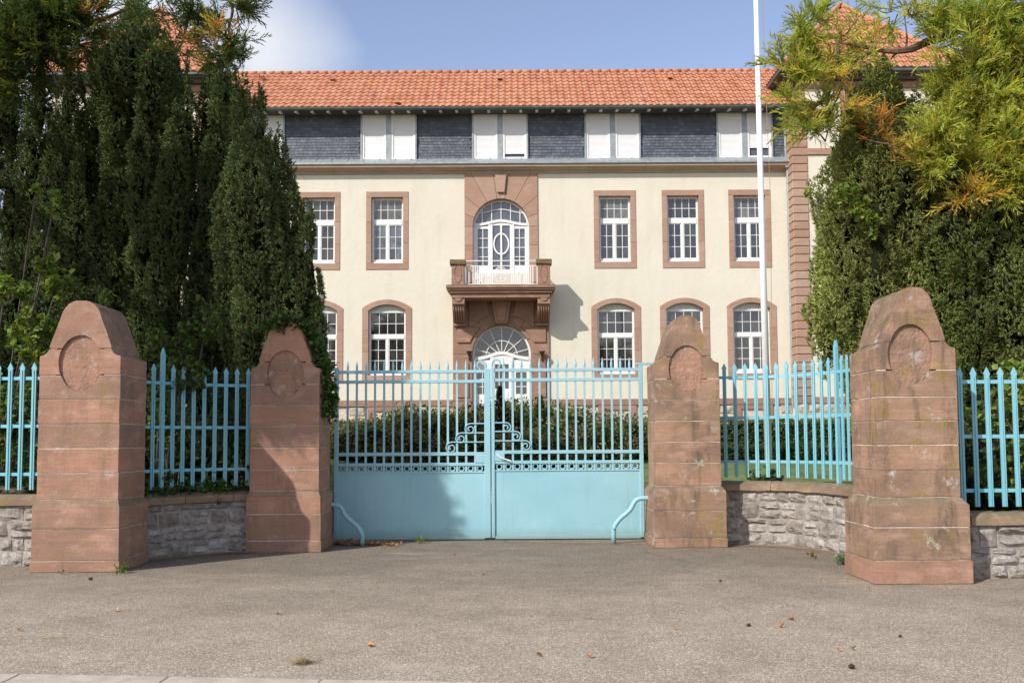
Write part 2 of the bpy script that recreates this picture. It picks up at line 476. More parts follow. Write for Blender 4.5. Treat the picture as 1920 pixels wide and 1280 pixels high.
sheet('ground', -900, 900, -60, 1500, 6, 1, M['earth'], -.006, ys=[-60, 0, 8, 14, 15]+YS[1:])
sheet('forecourt', -40, 40, 0, 15, 4, 1, M['asphalt'], 0.0, ys=[5.4, 15])
sheet('street', -40, 40, 0, 15, 4, 1, M['asphalt'], -.12+.002, ys=[-30, 5.3])
sheet('driveway', -2.7, 2.1, 0, 20, 2, 1, M['gravelpath'], .0, ys=[15, 15.5, 16, 17, 18.2])
sheet('lawn', -22, 22, 0, 33, 4, 1, M['lawn'], .002, ys=[y for y in YS if 18.3 < y < 34])
sheet('garden_path', 2.2, 22, 0, 33, 4, 1, M['gravelpath'], .008, ys=[24.5, 25, 26, 26.8])
# kerb of separate slabs at the very bottom of the picture (slightly skewed to the camera)
def gpoint(u, v):
    d = CAM_R @ Vector(((u-960)/F_PX, -(v-CY)/F_PX, -1)); t = -EYE/d.z; return Vector((d.x*t, d.y*t, 0))
KA, KB = gpoint(0, 1263), gpoint(330, 1269)
kerb = thing('kerb', (0, 5.4, 0), 'pale concrete kerb edging the forecourt at the street side', 'kerb')
for i in range(-14, 15):
    x0 = gpoint(40, 1264).x+i*1.0; x1 = x0+.990
    yb = lambda x: KA.y+(KB.y-KA.y)*(x-KA.x)/(KB.x-KA.x)
    mb = MB()
    zt = .004
    vs = [(x0, yb(x0)-.34, -.2), (x1, yb(x1)-.34, -.2), (x1, yb(x1), -.2), (x0, yb(x0), -.2)]
    mb.add(vs+[(a, b, zt+.002) for a, b, c in vs], [(0,3,2,1),(4,5,6,7),(0,1,5,4),(1,2,6,5),(2,3,7,6),(3,0,4,7)])
    mb.part('kerb_stone', M['kerb'], kerb, bevel=.006)

# ------------------------------------------------------------------ the building
D0 = 36.0
def bx(u, v=430): return wx(u, v, D0)
def bz(v, u=960): return wz(v, D0, u)
XC = bx(939.5, 430)
B = thing('school_building', (XC, D0, 1.15), 'long cream rendered building with red tiled roof and sandstone dressings behind the gate', 'building')
XR = bx(1486, 500); XL = 2*XC-XR              # inner edges of the wings
UPX = [bx(c, 430)-XC for c in (1153, 1281, 1406)]
GZ = 1.12
z_band0, z_band1 = bz(759, 1250), bz(747, 1250)
z_corn0, z_corn1, z_led = bz(325, 1100), bz(311, 1100), bz(303, 1100)
z_eave = wz(201, D0-.65, 1000)
# window dimensions
uw, uo = 1.60, 1.21
u_z0, u_z1 = bz(503, 1153), bz(357, 1153); uo_z0, uo_z1 = bz(491, 1153), bz(367.5, 1153)
lw, lo = 1.87, 1.41
l_z0, l_z1 = bz(712, 1155), bz(559, 1155); lo_z0, lo_z1 = bz(701, 1155), bz(568, 1155)
lsp_o, lsp_i = bz(575, 1155), bz(579.5, 1155)
def seg_arch(w, z0, zs, za, n=10):
    """rectangle with a segmental arched head, (x, z) points around x = 0"""
    h = za-zs; r = (w*w/4+h*h)/(2*h); a = math.asin(w/2/r)
    return [(-w/2, z0), (w/2, z0)] + [(r*math.sin(a*(1-2*i/n)), za-r+r*math.cos(a*(1-2*i/n))) for i in range(n+1)]
def shift(p, dx, dz=0): return [(x+dx, z+dz) for x, z in p]
# door / balcony arches
PCX = XC
arc_r = 1.07; arc_cz = bz(425, 939)           # upper arch
por_r = 1.105; por_cz = bz(664, 940)          # lower arch
def round_open(r, cz, z0, n=20):
    return [(-r, z0), (r, z0)] + [(r*math.cos(math.pi*i/n), cz+r*math.sin(math.pi*i/n)) for i in range(n+1)]
usur = (bx(871, 430)-XC, bx(1008.5, 430)-XC, bz(512, 939), z_corn0)
psur = (bx(849.5, 680)-XC, bx(1030, 680)-XC, GZ, bz(545, 940))
wall = MB().box(XL+.002, XR-.002, D0, D0+.45, z_band1, z_corn0+.25)
cut = []
ALLX = [XC+s*d for d in UPX for s in (1, -1)]
for x in ALLX:
    cut.append(MB().box(x-uw/2, x+uw/2, D0-.5, D0+1, u_z0, u_z1).mesh('c'))
    cut.append(MB().prism(shift(seg_arch(lw, l_z0, lsp_o, l_z1), x), D0-.5, D0+1).mesh('c'))
cut.append(MB().box(PCX+usur[0], PCX+usur[1], D0-.5, D0+1, usur[2], usur[3]+.6).mesh('c'))
cut.append(MB().box(PCX+psur[0], PCX+psur[1], D0-.5, D0+1, psur[2]-1, psur[3]).mesh('c'))
wm = boolean(wall.mesh('wall'), cut)
wm.transform(Matrix.Translation(-wloc(B)))
put('wall', wm, M['render'], B)
MB().box(XL-6, XR+6, D0+2.2, D0+2.3, 0.5, z_eave).part('back_wall', M['soffit'], B)
# --- shared window pieces
pane_me = MB().box(-.5, .5, 0, .008, -.5, .5).mesh('pane')
pane_mes = {}
def panes(win, rects, y, mat='glass'):
    if mat not in pane_mes:
        me = pane_me.copy(); me.materials.append(M[mat]); pane_mes[mat] = me
    for r in rects:
        x0, x1, z0, z1 = r[:4]; mm = pane_mes[mat] if len(r) < 5 else None
        if len(r) == 5:
            if r[4] not in pane_mes:
                me = pane_me.copy(); me.materials.append(M[r[4]]); pane_mes[r[4]] = me
            mm = pane_mes[r[4]]
        put('pane', mm, None, win, loc=((x0+x1)/2, y, (z0+z1)/2), scale=(x1-x0, 1, z1-z0))
def bars_and_panes(mb, rects, x0, x1, z0, z1, nx, nz, y0, y1, bw=.028, edge=.05, mat=None):
    """casement border plus glazing bars, appends the pane rectangles"""
    mb.box(x0, x0+edge, y0, y1, z0, z1).box(x1-edge, x1, y0, y1, z0, z1)
    mb.box(x0+edge, x1-edge, y0, y1, z0, z0+edge).box(x0+edge, x1-edge, y0, y1, z1-edge, z1)
    xs = [x0+edge+(x1-x0-2*edge)*i/nx for i in range(nx+1)]; zs = [z0+edge+(z1-z0-2*edge)*i/nz for i in range(nz+1)]
    for x in xs[1:-1]: mb.box(x-bw/2, x+bw/2, y0+.008, y1-.01, z0+edge, z1-edge)
    for z in zs[1:-1]: mb.box(x0+edge, x1-edge, y0+.012, y1-.012, z-bw/2, z+bw/2)
    for i in range(nx):
        for j in range(nz):
            r = (xs[i], xs[i+1], zs[j], zs[j+1]); rects.append(r if mat is None else r+(mat,))
cache = {}
def std_window(x, arched, D=D0, topmat=None, parent=None, dz=0.0, mat='glass'):
    """frame with a fixed light above two casements; sandstone surround"""
    parent = parent or B
    if arched: w, wo, z0, z1, o0, o1 = lw, lo, l_z0, l_z1, lo_z0, lsp_i
    else: w, wo, z0, z1, o0, o1 = uw, uo, u_z0, u_z1, uo_z0, uo_z1
    key = arched
    yf = .20
    if key not in cache:
        rc = []; mb = MB(); hw = wo/2-.003
        sill_h = .14; b0 = o0+sill_h; t1 = o1-.06
        tr = b0+(t1-b0)*.585 if not arched else b0+(t1-b0)*.56; th = .19 if not arched else .15
        mb.box(-hw, -hw+.05, yf-.03, yf+.06, o0+.02, o1+(0 if not arched else -.0)).box(hw-.05, hw, yf-.03, yf+.06, o0+.02, o1)
        mb.box(-hw+.05, hw-.05, yf-.03, yf+.06, t1, o1)
        mb.box(-hw+.05, hw-.05, yf-.045, yf+.06, tr, tr+th)
        mb.box(-hw+.05, hw-.05, yf-.06, yf+.06, o0+.02, b0)
        mb.box(-hw+.0, hw, yf-.13, yf-.061, o0+.005, o0+.06)
        bars_and_panes(mb, rc, -hw+.05, hw-.05, tr+th, t1, 4, 2, yf-.015, yf+.04, .022, .022, 'TOP')
        mb.box(-.042, .042, yf-.04, yf+.05, b0, tr)
        bars_and_panes(mb, rc, -hw+.05, -.042, b0, tr, 2, 3, yf-.02, yf+.04, .022, .034)
        bars_and_panes(mb, rc, .042, hw-.05, b0, tr, 2, 3, yf-.02, yf+.04, .022, .034)
        fr = mb.mesh('window'); fr.materials.append(M['white'])
        st = []   # surround stones
        jw = (w-wo)/2; ft = -.025
        if not arched:
            st.append(MB().box(-w/2, w/2, ft, .34, o1, z1).mesh('surround_stone', bevel=.006))
            st.append(MB().box(-w/2, w/2, ft, .34, z0, o0).mesh('surround_stone', bevel=.006))
            cuts = [o0, o0+(o1-o0)*.30, o0+(o1-o0)*.63, o1]
        else:
            outer = seg_arch(w, lsp_i, lsp_o, z1, 12)[2:]; inner = seg_arch(wo, o0, lsp_i, lo_z1, 12)[2:]
            h = len(outer)//2
            for a, b in ((0, h), (h, len(outer)-1)):
                # two curved head stones; outer[0] sits on the right
                poly = inner[a:b+1]+outer[a:b+1][::-1]
                if a == 0: poly = [(wo/2, lsp_i)]+poly+[(w/2, lsp_i)]
                else: poly = poly[:b-a+1]+[(-wo/2, lsp_i), (-w/2, lsp_i)]+poly[b-a+1:]
                # drop duplicates
                pp = []
                for q in poly:
                    if not pp or (abs(q[0]-pp[-1][0])+abs(q[1]-pp[-1][1])) > 1e-4: pp.append(q)
                if (abs(pp[0][0]-pp[-1][0])+abs(pp[0][1]-pp[-1][1])) < 1e-4: pp.pop()
                st.append(MB().prism(pp, ft, .34).mesh('surround_stone'))
            st.append(MB().box(-w/2, w/2, ft, .34, z0, o0).mesh('surround_stone', bevel=.006))
            cuts = [o0, o0+(o1-o0)*.36, o0+(o1-o0)*.70, o1]
        for s in (-1, 1):
            for a, b in zip(cuts, cuts[1:]):
                x0, x1 = sorted((s*w/2, s*wo/2))
                st.append(MB().box(x0, x1, ft, .34, a+.003, b-.003).mesh('surround_stone', bevel=.005))
        extra = None
        if arched:
            extra = MB().prism(seg_arch(wo-.01, lsp_i-.0, lsp_i+.002, lo_z1-.002, 12), yf-.02, yf+.05).mesh('arch_panel')
            extra.materials.append(M['offwhite'])
        for s_ in st: s_.materials.append(M['dressing'])
        cache[key] = (fr, rc, st, extra)
    fr, rc, st, extra = cache[key]
    win = put('window', fr, None, parent, loc=(x, D, dz))
    rr = []
    for r in rc:
        q = (r[0]+x, r[1]+x, r[2]+dz, r[3]+dz)
        rr.append(q+(topmat,) if (len(r) == 5 and topmat) else q)
    panes(win, rr, D+yf+.012, mat)
    for s_ in st: put('surround_stone', s_, None, parent, loc=(x, D, dz))
    if extra: put('arch_panel', extra, None, win, loc=(x, D, dz))
    return win
for k, d in enumerate(UPX):
    for s in (1, -1):
        std_window(XC+s*d, False, topmat='curtain_glass' if (k+s) % 2 else None, mat='glass' if s > 0 or k else 'glass_sky')
        std_window(XC+s*d, True)
# --- plinth: sandstone band, rock-faced stones, basement windows
def rocky(nx=3, nz=3, amp=.25, seed=0):
    """unit block with a rock-faced front (-y)"""
    r = random.Random(seed); vs = []; fs = []
    for j in range(nz+1):
        for i in range(nx+1):
            edge = i in (0, nx) or j in (0, nz)
            y = (r.uniform(.1, .22) if edge else r.uniform(-amp, .05)) if True else 0
            x = i/nx-.5+(0 if i in (0, nx) else r.uniform(-.09, .09)); z = j/nz-.5+(0 if j in (0, nz) else r.uniform(-.09, .09))
            if i in (0, nx): x += r.uniform(-.0, .035)*(1 if i == 0 else -1)
            if j in (0, nz): z += r.uniform(-.0, .06)*(1 if j == 0 else -1)
            vs.append((x, y, z))
    W_ = nx+1
    for j in range(nz):
        for i in range(nx):
            a, b, c, d = j*W_+i, j*W_+i+1, (j+1)*W_+i+1, (j+1)*W_+i
            if r.random() < .5: fs += [(a, b, c), (a, c, d)]
            else: fs += [(a, b, d), (b, c, d)]
    ring = [i for i in range(W_)] + [j*W_+nx for j in range(1, nz+1)] + [nz*W_+i for i in range(nx-1, -1, -1)] + [j*W_ for j in range(nz-1, 0, -1)]
    n = len(vs); 
    for k in ring: vs.append((vs[k][0], 1.0, vs[k][2]))
    m_ = len(ring)
    for k in range(m_): fs.append((ring[(k+1) % m_], ring[k], n+k, n+(k+1) % m_))
    fs.append(tuple(n+k for k in range(m_-1, -1, -1)))
    return MB().add(vs, fs).mesh('stone')
ROCK = [rocky(4, 3, .17, s) for s in range(7)] + [rocky(5, 4, .20, s+20) for s in range(5)]
for r_ in ROCK: r_.materials.append(M['rubble'])
LIME = [rocky(3, 3, .3, s+50) for s in range(6)]
for r_ in LIME: r_.materials.append(M['lime'])
MB().box(XL-.0, PCX+psur[0]-.003, D0-.05, D0+.4, z_band0, z_band1-.001).box(PCX+psur[1]+.003, XR-.003, D0-.05, D0+.4, z_band0, z_band1-.001).part('plinth_band', M['dressing_dark'], B, bevel=.012)
MB().box(XL, PCX+psur[0]-.01, D0+.03, D0+.4, GZ-.3, z_band0-.001).box(PCX+psur[1]+.01, XR, D0+.03, D0+.4, GZ-.3, z_band0-.001).part('plinth_core', M['mortar'], B)
base_w = [XC+s*d for d in UPX[:3] for s in (1, -1)]
for j in range(3):
    z1 = z_band0-j*.34-.01; z0 = z1-.315
    x = XL+.02
    while x < XR-.05:
        L = rnd.uniform(.34, .62); x1 = min(x+L, XR-.02)
        clear = not (PCX+psur[0]-.05 < x1 and x < PCX+psur[1]+.05)
        for w_ in base_w:
            if x1 > w_-.72 and x < w_+.72 and j < 3: clear = False
        if clear: put('stone', rnd.choice(LIME), None, B, loc=((x+x1)/2, D0-.02, (z0+z1)/2), scale=(x1-x-.015, .1, z1-z0))
        x = x1
for w_ in base_w:
    zt, zb = bz(768, 1156), GZ-.2
    MB().box(w_-.72, w_-.47, D0-.03, D0+.3, zb, z_band0-.004).box(w_+.47, w_+.72, D0-.03, D0+.3, zb, z_band0-.004).box(w_-.469, w_+.469, D0-.03, D0+.3, zt, z_band0-.004).part('basement_surround', M['dressing_dark'], B)
    fr = MB().box(w_-.465, w_+.465, D0+.14, D0+.2, zb, zt-.001)
    cell = fr.part('basement_window', M['black'], B)
    g_ = MB()
    for k in range(6): g_.box(w_-.40+k*.16-.012, w_-.40+k*.16+.012, D0+.09, D0+.115, zb, zt-.002)
    g_.box(w_-.46, w_+.46, D0+.092, D0+.112, zt-.22, zt-.195); g_.part('grille', M['white'], cell)
# --- arch stones
def ray_rect(cx, cz, ang, xl, xr, zt):
    dx, dz = math.sin(ang), math.cos(ang); ts = []
    if dz > 1e-6: ts.append((zt-cz)/dz)
    if dx > 1e-6: ts.append((xr-cx)/dx)
    if dx < -1e-6: ts.append((xl-cx)/dx)
    t = min(ts); return (cx+dx*t, cz+dz*t)
def voussoirs(cx, cz, r, xl, xr, zt, angs, y0, y1, mat, gap=.004, key_proud=.0):
    A = [R(a) for a in angs]
    for a, b in zip(A, A[1:]):
        ga = gap/r
        a2, b2 = a+ga, b-ga
        n = 5
        inner = [(cx+r*math.sin(a2+(b2-a2)*i/n), cz+r*math.cos(a2+(b2-a2)*i/n)) for i in range(n+1)]
        pa, pb = ray_rect(cx, cz, a+ga*.5, xl, xr, zt), ray_rect(cx, cz, b-ga*.5, xl, xr, zt)
        outer = [pb]
        for c in ((xr, zt), (xl, zt)):
            ca = math.atan2(c[0]-cx, c[1]-cz)
            if a < ca < b: outer.append(c)
        outer.append(pa)
        proud = key_proud if a < 0 < b else 0
        MB().prism(inner+outer, y0-proud, y1).part('voussoir', M[mat], B, bevel=.01)
ul, ur = PCX+usur[0], PCX+usur[1]
voussoirs(PCX, arc_cz, arc_r, ul, ur, z_corn0+.01, [-90, -71, -50, -29, -8, 8, 29, 50, 71, 90], D0-.05, D0+.4, 'dressing')
kz0, kz1 = bz(362, 937), z_corn0-.08
MB().prism([(PCX-.14, kz0), (PCX+.14, kz0), (PCX+.21, kz1), (PCX-.21, kz1)], D0-.14, D0-.051).part('keystone', M['dressing'], B, bevel=.01)
for s in (-1, 1):
    xa, xb = (ul, PCX-arc_r) if s < 0 else (PCX+arc_r, ur)
    for k in range(3):
        z0_, z1_ = bz(530, 939)+(arc_cz-bz(530, 939))*k/3, bz(530, 939)+(arc_cz-bz(530, 939))*(k+1)/3
        MB().box(xa, xb, D0-.05, D0+.4, z0_+.004, z1_-.004).part('jamb_stone', M['dressing'], B, bevel=.008)
# French window on the balcony
yw = D0+.22
def arc_band(cx, cz, r0, r1, a0, a1, y0, y1, n=14, mb=None):
    mb = mb or MB()
    for i in range(n):
        p, q = a0+(a1-a0)*i/n, a0+(a1-a0)*(i+1)/n
        mb.prism([(cx+r0*math.cos(p), cz+r0*math.sin(p)), (cx+r1*math.cos(p), cz+r1*math.sin(p)), (cx+r1*math.cos(q), cz+r1*math.sin(q)), (cx+r0*math.cos(q), cz+r0*math.sin(q))], y0, y1)
    return mb
zb = bz(534, 939)
fd = MB()
arc_band(PCX, arc_cz, arc_r-.07, arc_r-.004, 0, math.pi, yw-.03, yw+.05, 20, fd)
fd.box(PCX-arc_r+.004, PCX-arc_r+.07, yw-.03, yw+.05, zb, arc_cz).box(PCX+arc_r-.07, PCX+arc_r-.004, yw-.03, yw+.05, zb, arc_cz)
def trans_z(x, z0, rise): # gentle eyebrow curve of the transom
    return z0+rise*math.exp(-(x/.55)**2)
tz = bz(419, 939)
N = 24
def curve_bar(mb, x0, x1, z0, rise, th, y0, y1, cx=PCX):
    for i in range(N):
        a, b = x0+(x1-x0)*i/N, x0+(x1-x0)*(i+1)/N
        mb.prism([(cx+a, trans_z(a, z0, rise)), (cx+b, trans_z(b, z0, rise)), (cx+b, trans_z(b, z0, rise)+th), (cx+a, trans_z(a, z0, rise)+th)], y0, y1)
    return mb
curve_bar(fd, -arc_r+.07, arc_r-.07, tz-.06, .16, .10, yw-.05, yw+.05)
for x in (-.72, -.36, 0, .36, .72):
    zt = arc_cz+math.sqrt((arc_r-.06)**2-x*x); fd.box(PCX+x-.016, PCX+x+.016, yw-.01, yw+.03, trans_z(x, tz, .16), zt)
curve_bar(fd, -.93, .93, bz(392, 939)-.14, .17, .03, yw-.008, yw+.028)
# side lights and the middle leaf
d0, d1 = .345, .39
for s in (-1, 1):
    xa, xb = sorted((PCX+s*(arc_r-.07), PCX+s*(arc_r-.17))); fd.box(xa, xb, yw-.02, yw+.05, zb, tz-.06)
    xa, xb = sorted((PCX+s*.33, PCX+s*.50)); fd.box(xa, xb, yw-.03, yw+.05, zb, tz+.02)
    xa, xb = sorted((PCX+s*.50, PCX+s*(arc_r-.17)))
    for z in (tz-.16,): fd.box(xa, xb, yw-.012, yw+.04, z, tz-.055)
    fd.box(xa, xb, yw-.01, yw+.04, zb, zb+.75)
    for k in (1, 2, 3): z = zb+.75+(tz-.16-zb-.75)*k/4; fd.box(xa, xb, yw+.0, yw+.03, z-.014, z+.014)
    xm = (xa+xb)/2; fd.box(xm-.014, xm+.014, yw+.002, yw+.028, zb+.75, tz-.16)
fd.box(PCX-.33, PCX+.33, yw-.01, yw+.04, zb, zb+.62).box(PCX-.33, PCX+.33, yw-.01, yw+.04, tz-.03, tz+.12)
fd.box(PCX-.035, PCX+.035, yw-.02, yw+.04, zb+.62, tz-.03)
oz = bz(455, 939)
def oval_band(mb, cx, cz, a0, b0, t, y0, y1, n=28):
    for i in range(n):
        p, q = 2*math.pi*i/n, 2*math.pi*(i+1)/n
        mb.prism([(cx+a0*math.cos(p), cz+b0*math.sin(p)), (cx+(a0+t)*math.cos(p), cz+(b0+t)*math.sin(p)), (cx+(a0+t)*math.cos(q), cz+(b0+t)*math.sin(q)), (cx+a0*math.cos(q), cz+b0*math.sin(q))], y0, y1)
oval_band(fd, PCX, oz, .255, .37, .055, yw-.015, yw+.035)
bd = fd.part('balcony_door', M['white'], B)
MB().prism(shift(round_open(arc_r-.02, arc_cz, zb), PCX), yw+.036, yw+.045).part('pane', M['glass_sky'], bd)
# portal
pl, pr = PCX+psur[0], PCX+psur[1]
voussoirs(PCX, por_cz, por_r, pl, pr, psur[3]+.1, [-90, -62, -36, -11, 11, 36, 62, 90], D0-.08, D0+.4, 'dressing_dark')
kb, kt = por_cz+por_r+.03, bz(556, 940)
MB().prism([(PCX-.24, kb), (PCX+.24, kb), (PCX+.40, kt), (PCX-.40, kt)], D0-.30, D0-.081).part('keystone', M['dressing_dark'], B, bevel=.02)
MB().prism([(PCX-.13, kb+.1), (PCX+.13, kb+.1), (PCX+.25, kt-.12), (PCX-.25, kt-.12)], D0-.335, D0-.301).part('keystone_face', M['dressing_dark'], B, bevel=.01)
for s in (-1, 1):
    xa, xb = (pl, PCX-por_r) if s < 0 else (PCX+por_r, pr)
    zs = [GZ-.2, bz(752, 940), bz(700, 940), por_cz]
    for a, b in zip(zs, zs[1:]):
        MB().box(xa, xb, D0-.08, D0+.4, a+.004, b-.004).part('jamb_stone', M['dressing_dark'], B, bevel=.01)
    MB().box(xa+.13, xb-.13, D0-.125, D0-.081, bz(745, 940), bz(680, 940)).part('jamb_panel', M['dressing_dark'], B, bevel=.012)
    # raised spandrel panel beside the arch
    n = 8; a0, a1 = R(70), R(38)
    arc = [(s*(por_r+.16)*math.sin(a0+(a1-a0)*i/n), por_cz+(por_r+.16)*math.cos(a0+(a1-a0)*i/n)) for i in range(n+1)]
    hx = (pr-PCX-.12)*s
    poly = [(hx, arc[0][1])]+arc+[(hx, arc[-1][1])]
    MB().prism([(PCX+x, z) for x, z in poly], D0-.135, D0-.081).part('spandrel_panel', M['dressing_dark'], B, bevel=.012)
    # upper coffer next to the keystone
    a0, a1 = R(34), R(17)
    rr = por_r+.42
    arc = [(s*rr*math.sin(a0+(a1-a0)*i/n), por_cz+rr*math.cos(a0+(a1-a0)*i/n)) for i in range(n+1)]
    poly = [(s*1.22, por_cz+rr*math.cos(R(34))-.28)]+arc+[(s*.55, kt-.1), (s*1.22, kt-.1)]
    MB().prism([(PCX+x, z) for x, z in poly], D0-.14, D0-.081).part('coffer_panel', M['dressing_dark'], B, bevel=.012)
    # fluted console carrying the balcony
    cx0, cx1 = sorted((PCX+s*1.34, PCX+s*1.80))
    czt, czb = bz(556, 940), bz(612, 940)
    prof = [(D0-.081, czt), (D0-1.05, czt), (D0-1.05, czt-.42), (D0-.95, czt-.46)]
    for i in range(9):
        t = i/8; prof.append((D0-.92+.72*t**1.3, czt-.5-(czt-.5-czb-.12)*(t**.75)))
    prof += [(D0-.24, czb+.08), (D0-.24, czb), (D0-.081, czb)]
    con = MB().prof(prof, cx0, cx1).part('console', M['dressing_dark'], B, bevel=.008)
    fl = MB()
    for k in range(5):
        xk = cx0+.055+k*(cx1-cx0-.11)/4
        pts = [(xk, D0-.945+.72*(t/8)**1.3, czt-.52-(czt-.5-czb-.12)*((t/8)**.75)) for t in range(8)]
        fl.tube(pts, .028, 5)
    fl.part('flute', M['dressing_dark'], con)
    MB().tube([((cx0+cx1)/2, D0-1.045, czt-.2), ((cx0+cx1)/2, D0-1.085, czt-.2)], [.15, .13], 14).part('roundel', M['dressing_dark'], con)
# door leaf and fanlight
yd = D0+.2
dm = MB()
arc_band(PCX, por_cz, por_r-.08, por_r-.004, 0, math.pi, yd-.04, yd+.05, 20, dm)
dm.box(PCX-por_r+.004, PCX-por_r+.08, yd-.04, yd+.05, GZ, por_cz).box(PCX+por_r-.08, PCX+por_r-.004, yd-.04, yd+.05, GZ, por_cz)
fz = bz(668, 940)
curve_bar(dm, -por_r+.08, por_r-.08, fz-.14, .22, .13, yd-.06, yd+.05)
fcz = fz+.10
for a in (12, 38, 64, 90, 116, 142, 168):
    q = R(a); ro = por_r-.06
    L_ = ro if True else 0
    # spokes from a little below the centre to the rim
    p0 = (PCX, fcz-.08); p1 = (PCX+ro*math.cos(q)*1.0, por_cz+ro*math.sin(q))
    dx, dz = p1[0]-p0[0], p1[1]-p0[1]; l = math.hypot(dx, dz); nx, nz_ = -dz/l*.014, dx/l*.014
    st = .22 if 20 < a < 160 else .45
    s0 = (p0[0]+dx*st/l, p0[1]+dz*st/l)
    dm.prism([(s0[0]-nx, s0[1]-nz_), (s0[0]+nx, s0[1]+nz_), (p1[0]+nx, p1[1]+nz_), (p1[0]-nx, p1[1]-nz_)], yd-.012, yd+.02)
arc_band(PCX, fcz-.08, .58, .61, R(8), R(172), yd-.01, yd+.018, 18, dm)
# solid white door parts
zd1 = fz-.14
dm.box(PCX-.44, PCX-.30, yd-.05, yd+.03, GZ, zd1+.14).box(PCX+.30, PCX+.44, yd-.05, yd+.03, GZ, zd1+.14)
dm.box(PCX-.30, PCX+.30, yd-.03, yd+.02, bz(682, 940), zd1+.18)
dm.box(PCX-.30, PCX+.30, yd-.03, yd+.02, GZ, bz(728, 940))
for s in (-1, 1):
    xa, xb = sorted((PCX+s*.44, PCX+s*(por_r-.08)))
    dm.box(xa, xb, yd-.02, yd+.03, GZ, bz(738, 940)).box(xa, xb, yd-.02, yd+.03, bz(697, 940), zd1+.02)
    dm.box(xa, xa+.09, yd-.022, yd+.03, bz(738, 940), bz(697, 940)).box(xb-.09, xb, yd-.022, yd+.03, bz(738, 940), bz(697, 940))
    xm = (xa+xb)/2; dm.box(xm-.014, xm+.014, yd-.01, yd+.02, bz(738, 940), bz(697, 940))
    for v in (710, 724): dm.box(xa+.09, xb-.09, yd-.008, yd+.018, bz(v, 940)-.014, bz(v, 940)+.014)
    xk = PCX+s*.105; dm.box(xk-.014, xk+.014, yd-.01, yd+.02, bz(728, 940), bz(684, 940))
dm.box(PCX-.30, PCX-.26, yd-.03, yd+.02, bz(728, 940), bz(682, 940)).box(PCX+.26, PCX+.30, yd-.03, yd+.02, bz(728, 940), bz(682, 940))
for v in (694, 711): dm.box(PCX-.26, PCX+.26, yd-.008, yd+.018, bz(v, 940)-.014, bz(v, 940)+.014)
dr = dm.part('front_door', M['white'], B)
MB().prism(shift(round_open(por_r-.02, por_cz, GZ), PCX), yd+.031, yd+.045).part('pane', M['glass'], dr)
MB().box(PCX-.24, PCX+.24, yd-.045, yd-.031, GZ+.15, bz(735, 940)).part('door_panel', M['white'], dr, bevel=.008)
# stone steps up to the door
for k in range(3): MB().box(PCX-1.7+.0, PCX+1.7, D0-.09-.34*(3-k), D0-.081-.0, GZ-.25+.12*k, GZ-.13+.12*k-.002).part('step', M['dressing'], B, bevel=.01)
# balcony slab, piers, railing
sz1, sz0 = wz(534, D0-1.3, 940), wz(557, D0-1.2, 940)
sl, sr = wx(836, 540, D0-1.3), wx(1042, 540, D0-1.3)
sh = sz1-sz0
prof = [(0, 0), (0, sh), (1.30, sh), (1.30, sh-.10), (1.25, sh-.12), (1.22, sh-.24), (1.14, sh-.30), (1.08, 0)]
slab = MB()
# moulded slab: stacked layers that step in towards the bottom
lay = [(1.30, sh-.10, sh, 0), (1.25, sh-.17, sh-.10, .05), (1.18, sh-.27, sh-.17, .12), (1.10, 0, sh-.27, .2)]
for dpt, a, b, ins in lay: slab.box(sl+ins, sr-ins, D0-dpt, D0-.081, sz0+a, sz0+b-.0005)
slab.part('balcony_slab', M['dressing_dark'], B, bevel=.012)
MB().box(sl+.02, sr-.02, D0-1.28, D0-.052, sz1-.0, sz1+.025).part('balcony_moss', M['mossy'], B, bevel=.008)
for u0, u1 in ((846.5, 870), (1008, 1031.5)):
    y0p = D0-1.18
    xa, xb = wx(u0, 510, y0p), wx(u1, 510, y0p)
    pz = wz(489, y0p, 940)
    pr_ = MB().box(xa, xb, y0p, y0p+.46, sz1+.025, pz-.13).part('balcony_pier', M['dressing_dark'], B, bevel=.01)
    MB().box(xa-.06, xb+.06, y0p-.06, y0p+.52, pz-.13, pz+.06).part('pier_cap', M['mossy'], pr_, bevel=.03, jitter=.006, seg=2)
    xm = (xa+xb)/2
    pts = [(xm+.13*math.cos(q)*(1), y0p-.006, (sz1+pz)/2-.02+.34*math.sin(q)) for q in [2*math.pi*i/20 for i in range(20)]]
    MB().tube(pts+[pts[0]], .014, 5, False).part('pier_carving', M['dressing_dark'], pr_)
yr = D0-1.0
ra, rb = wx(871, 510, yr), wx(1007, 510, yr)
rt = wz(488, yr, 940)
rl = MB()
rl.box(ra, rb, yr-.02, yr+.02, rt-.03, rt).box(ra, rb, yr-.012, yr+.012, rt-.22, rt-.19).box(ra, rb, yr-.012, yr+.012, sz1+.06, sz1+.09)
nb = 34
rz = (sz1+rt)/2-.06
rail = rl.part('railing', M['white'], B)
bar_m = MB().box(-.009, .009, -.009, .009, 0, 1).mesh('baluster'); bar_m.materials.append(M['white'])
for i in range(nb+1):
    x = ra+(rb-ra)*i/nb
    if abs(x-PCX) < .26: continue
    if i % 6 in (0, 1, 2, 4, 5) or i in (0, nb): put('baluster', bar_m, None, rail, loc=(x, yr, sz1+.03), scale=(2.0, 1, rt-.2-sz1-.03))
orn = MB()
cxr = (ra+rb)/2
for rx, rz_ in ((.24, .30), (.19, .25)):
    pts = [(cxr+rx*math.cos(q), yr, rz+rz_*math.sin(q)) for q in [2*math.pi*i/24 for i in range(25)]]
    orn.tube(pts, .014, 5, False)
orn.box(cxr-.012, cxr+.012, yr-.01, yr+.01, rz-.24, rz+.24).box(cxr-.18, cxr+.18, yr-.01, yr+.01, rz-.012, rz+.012)
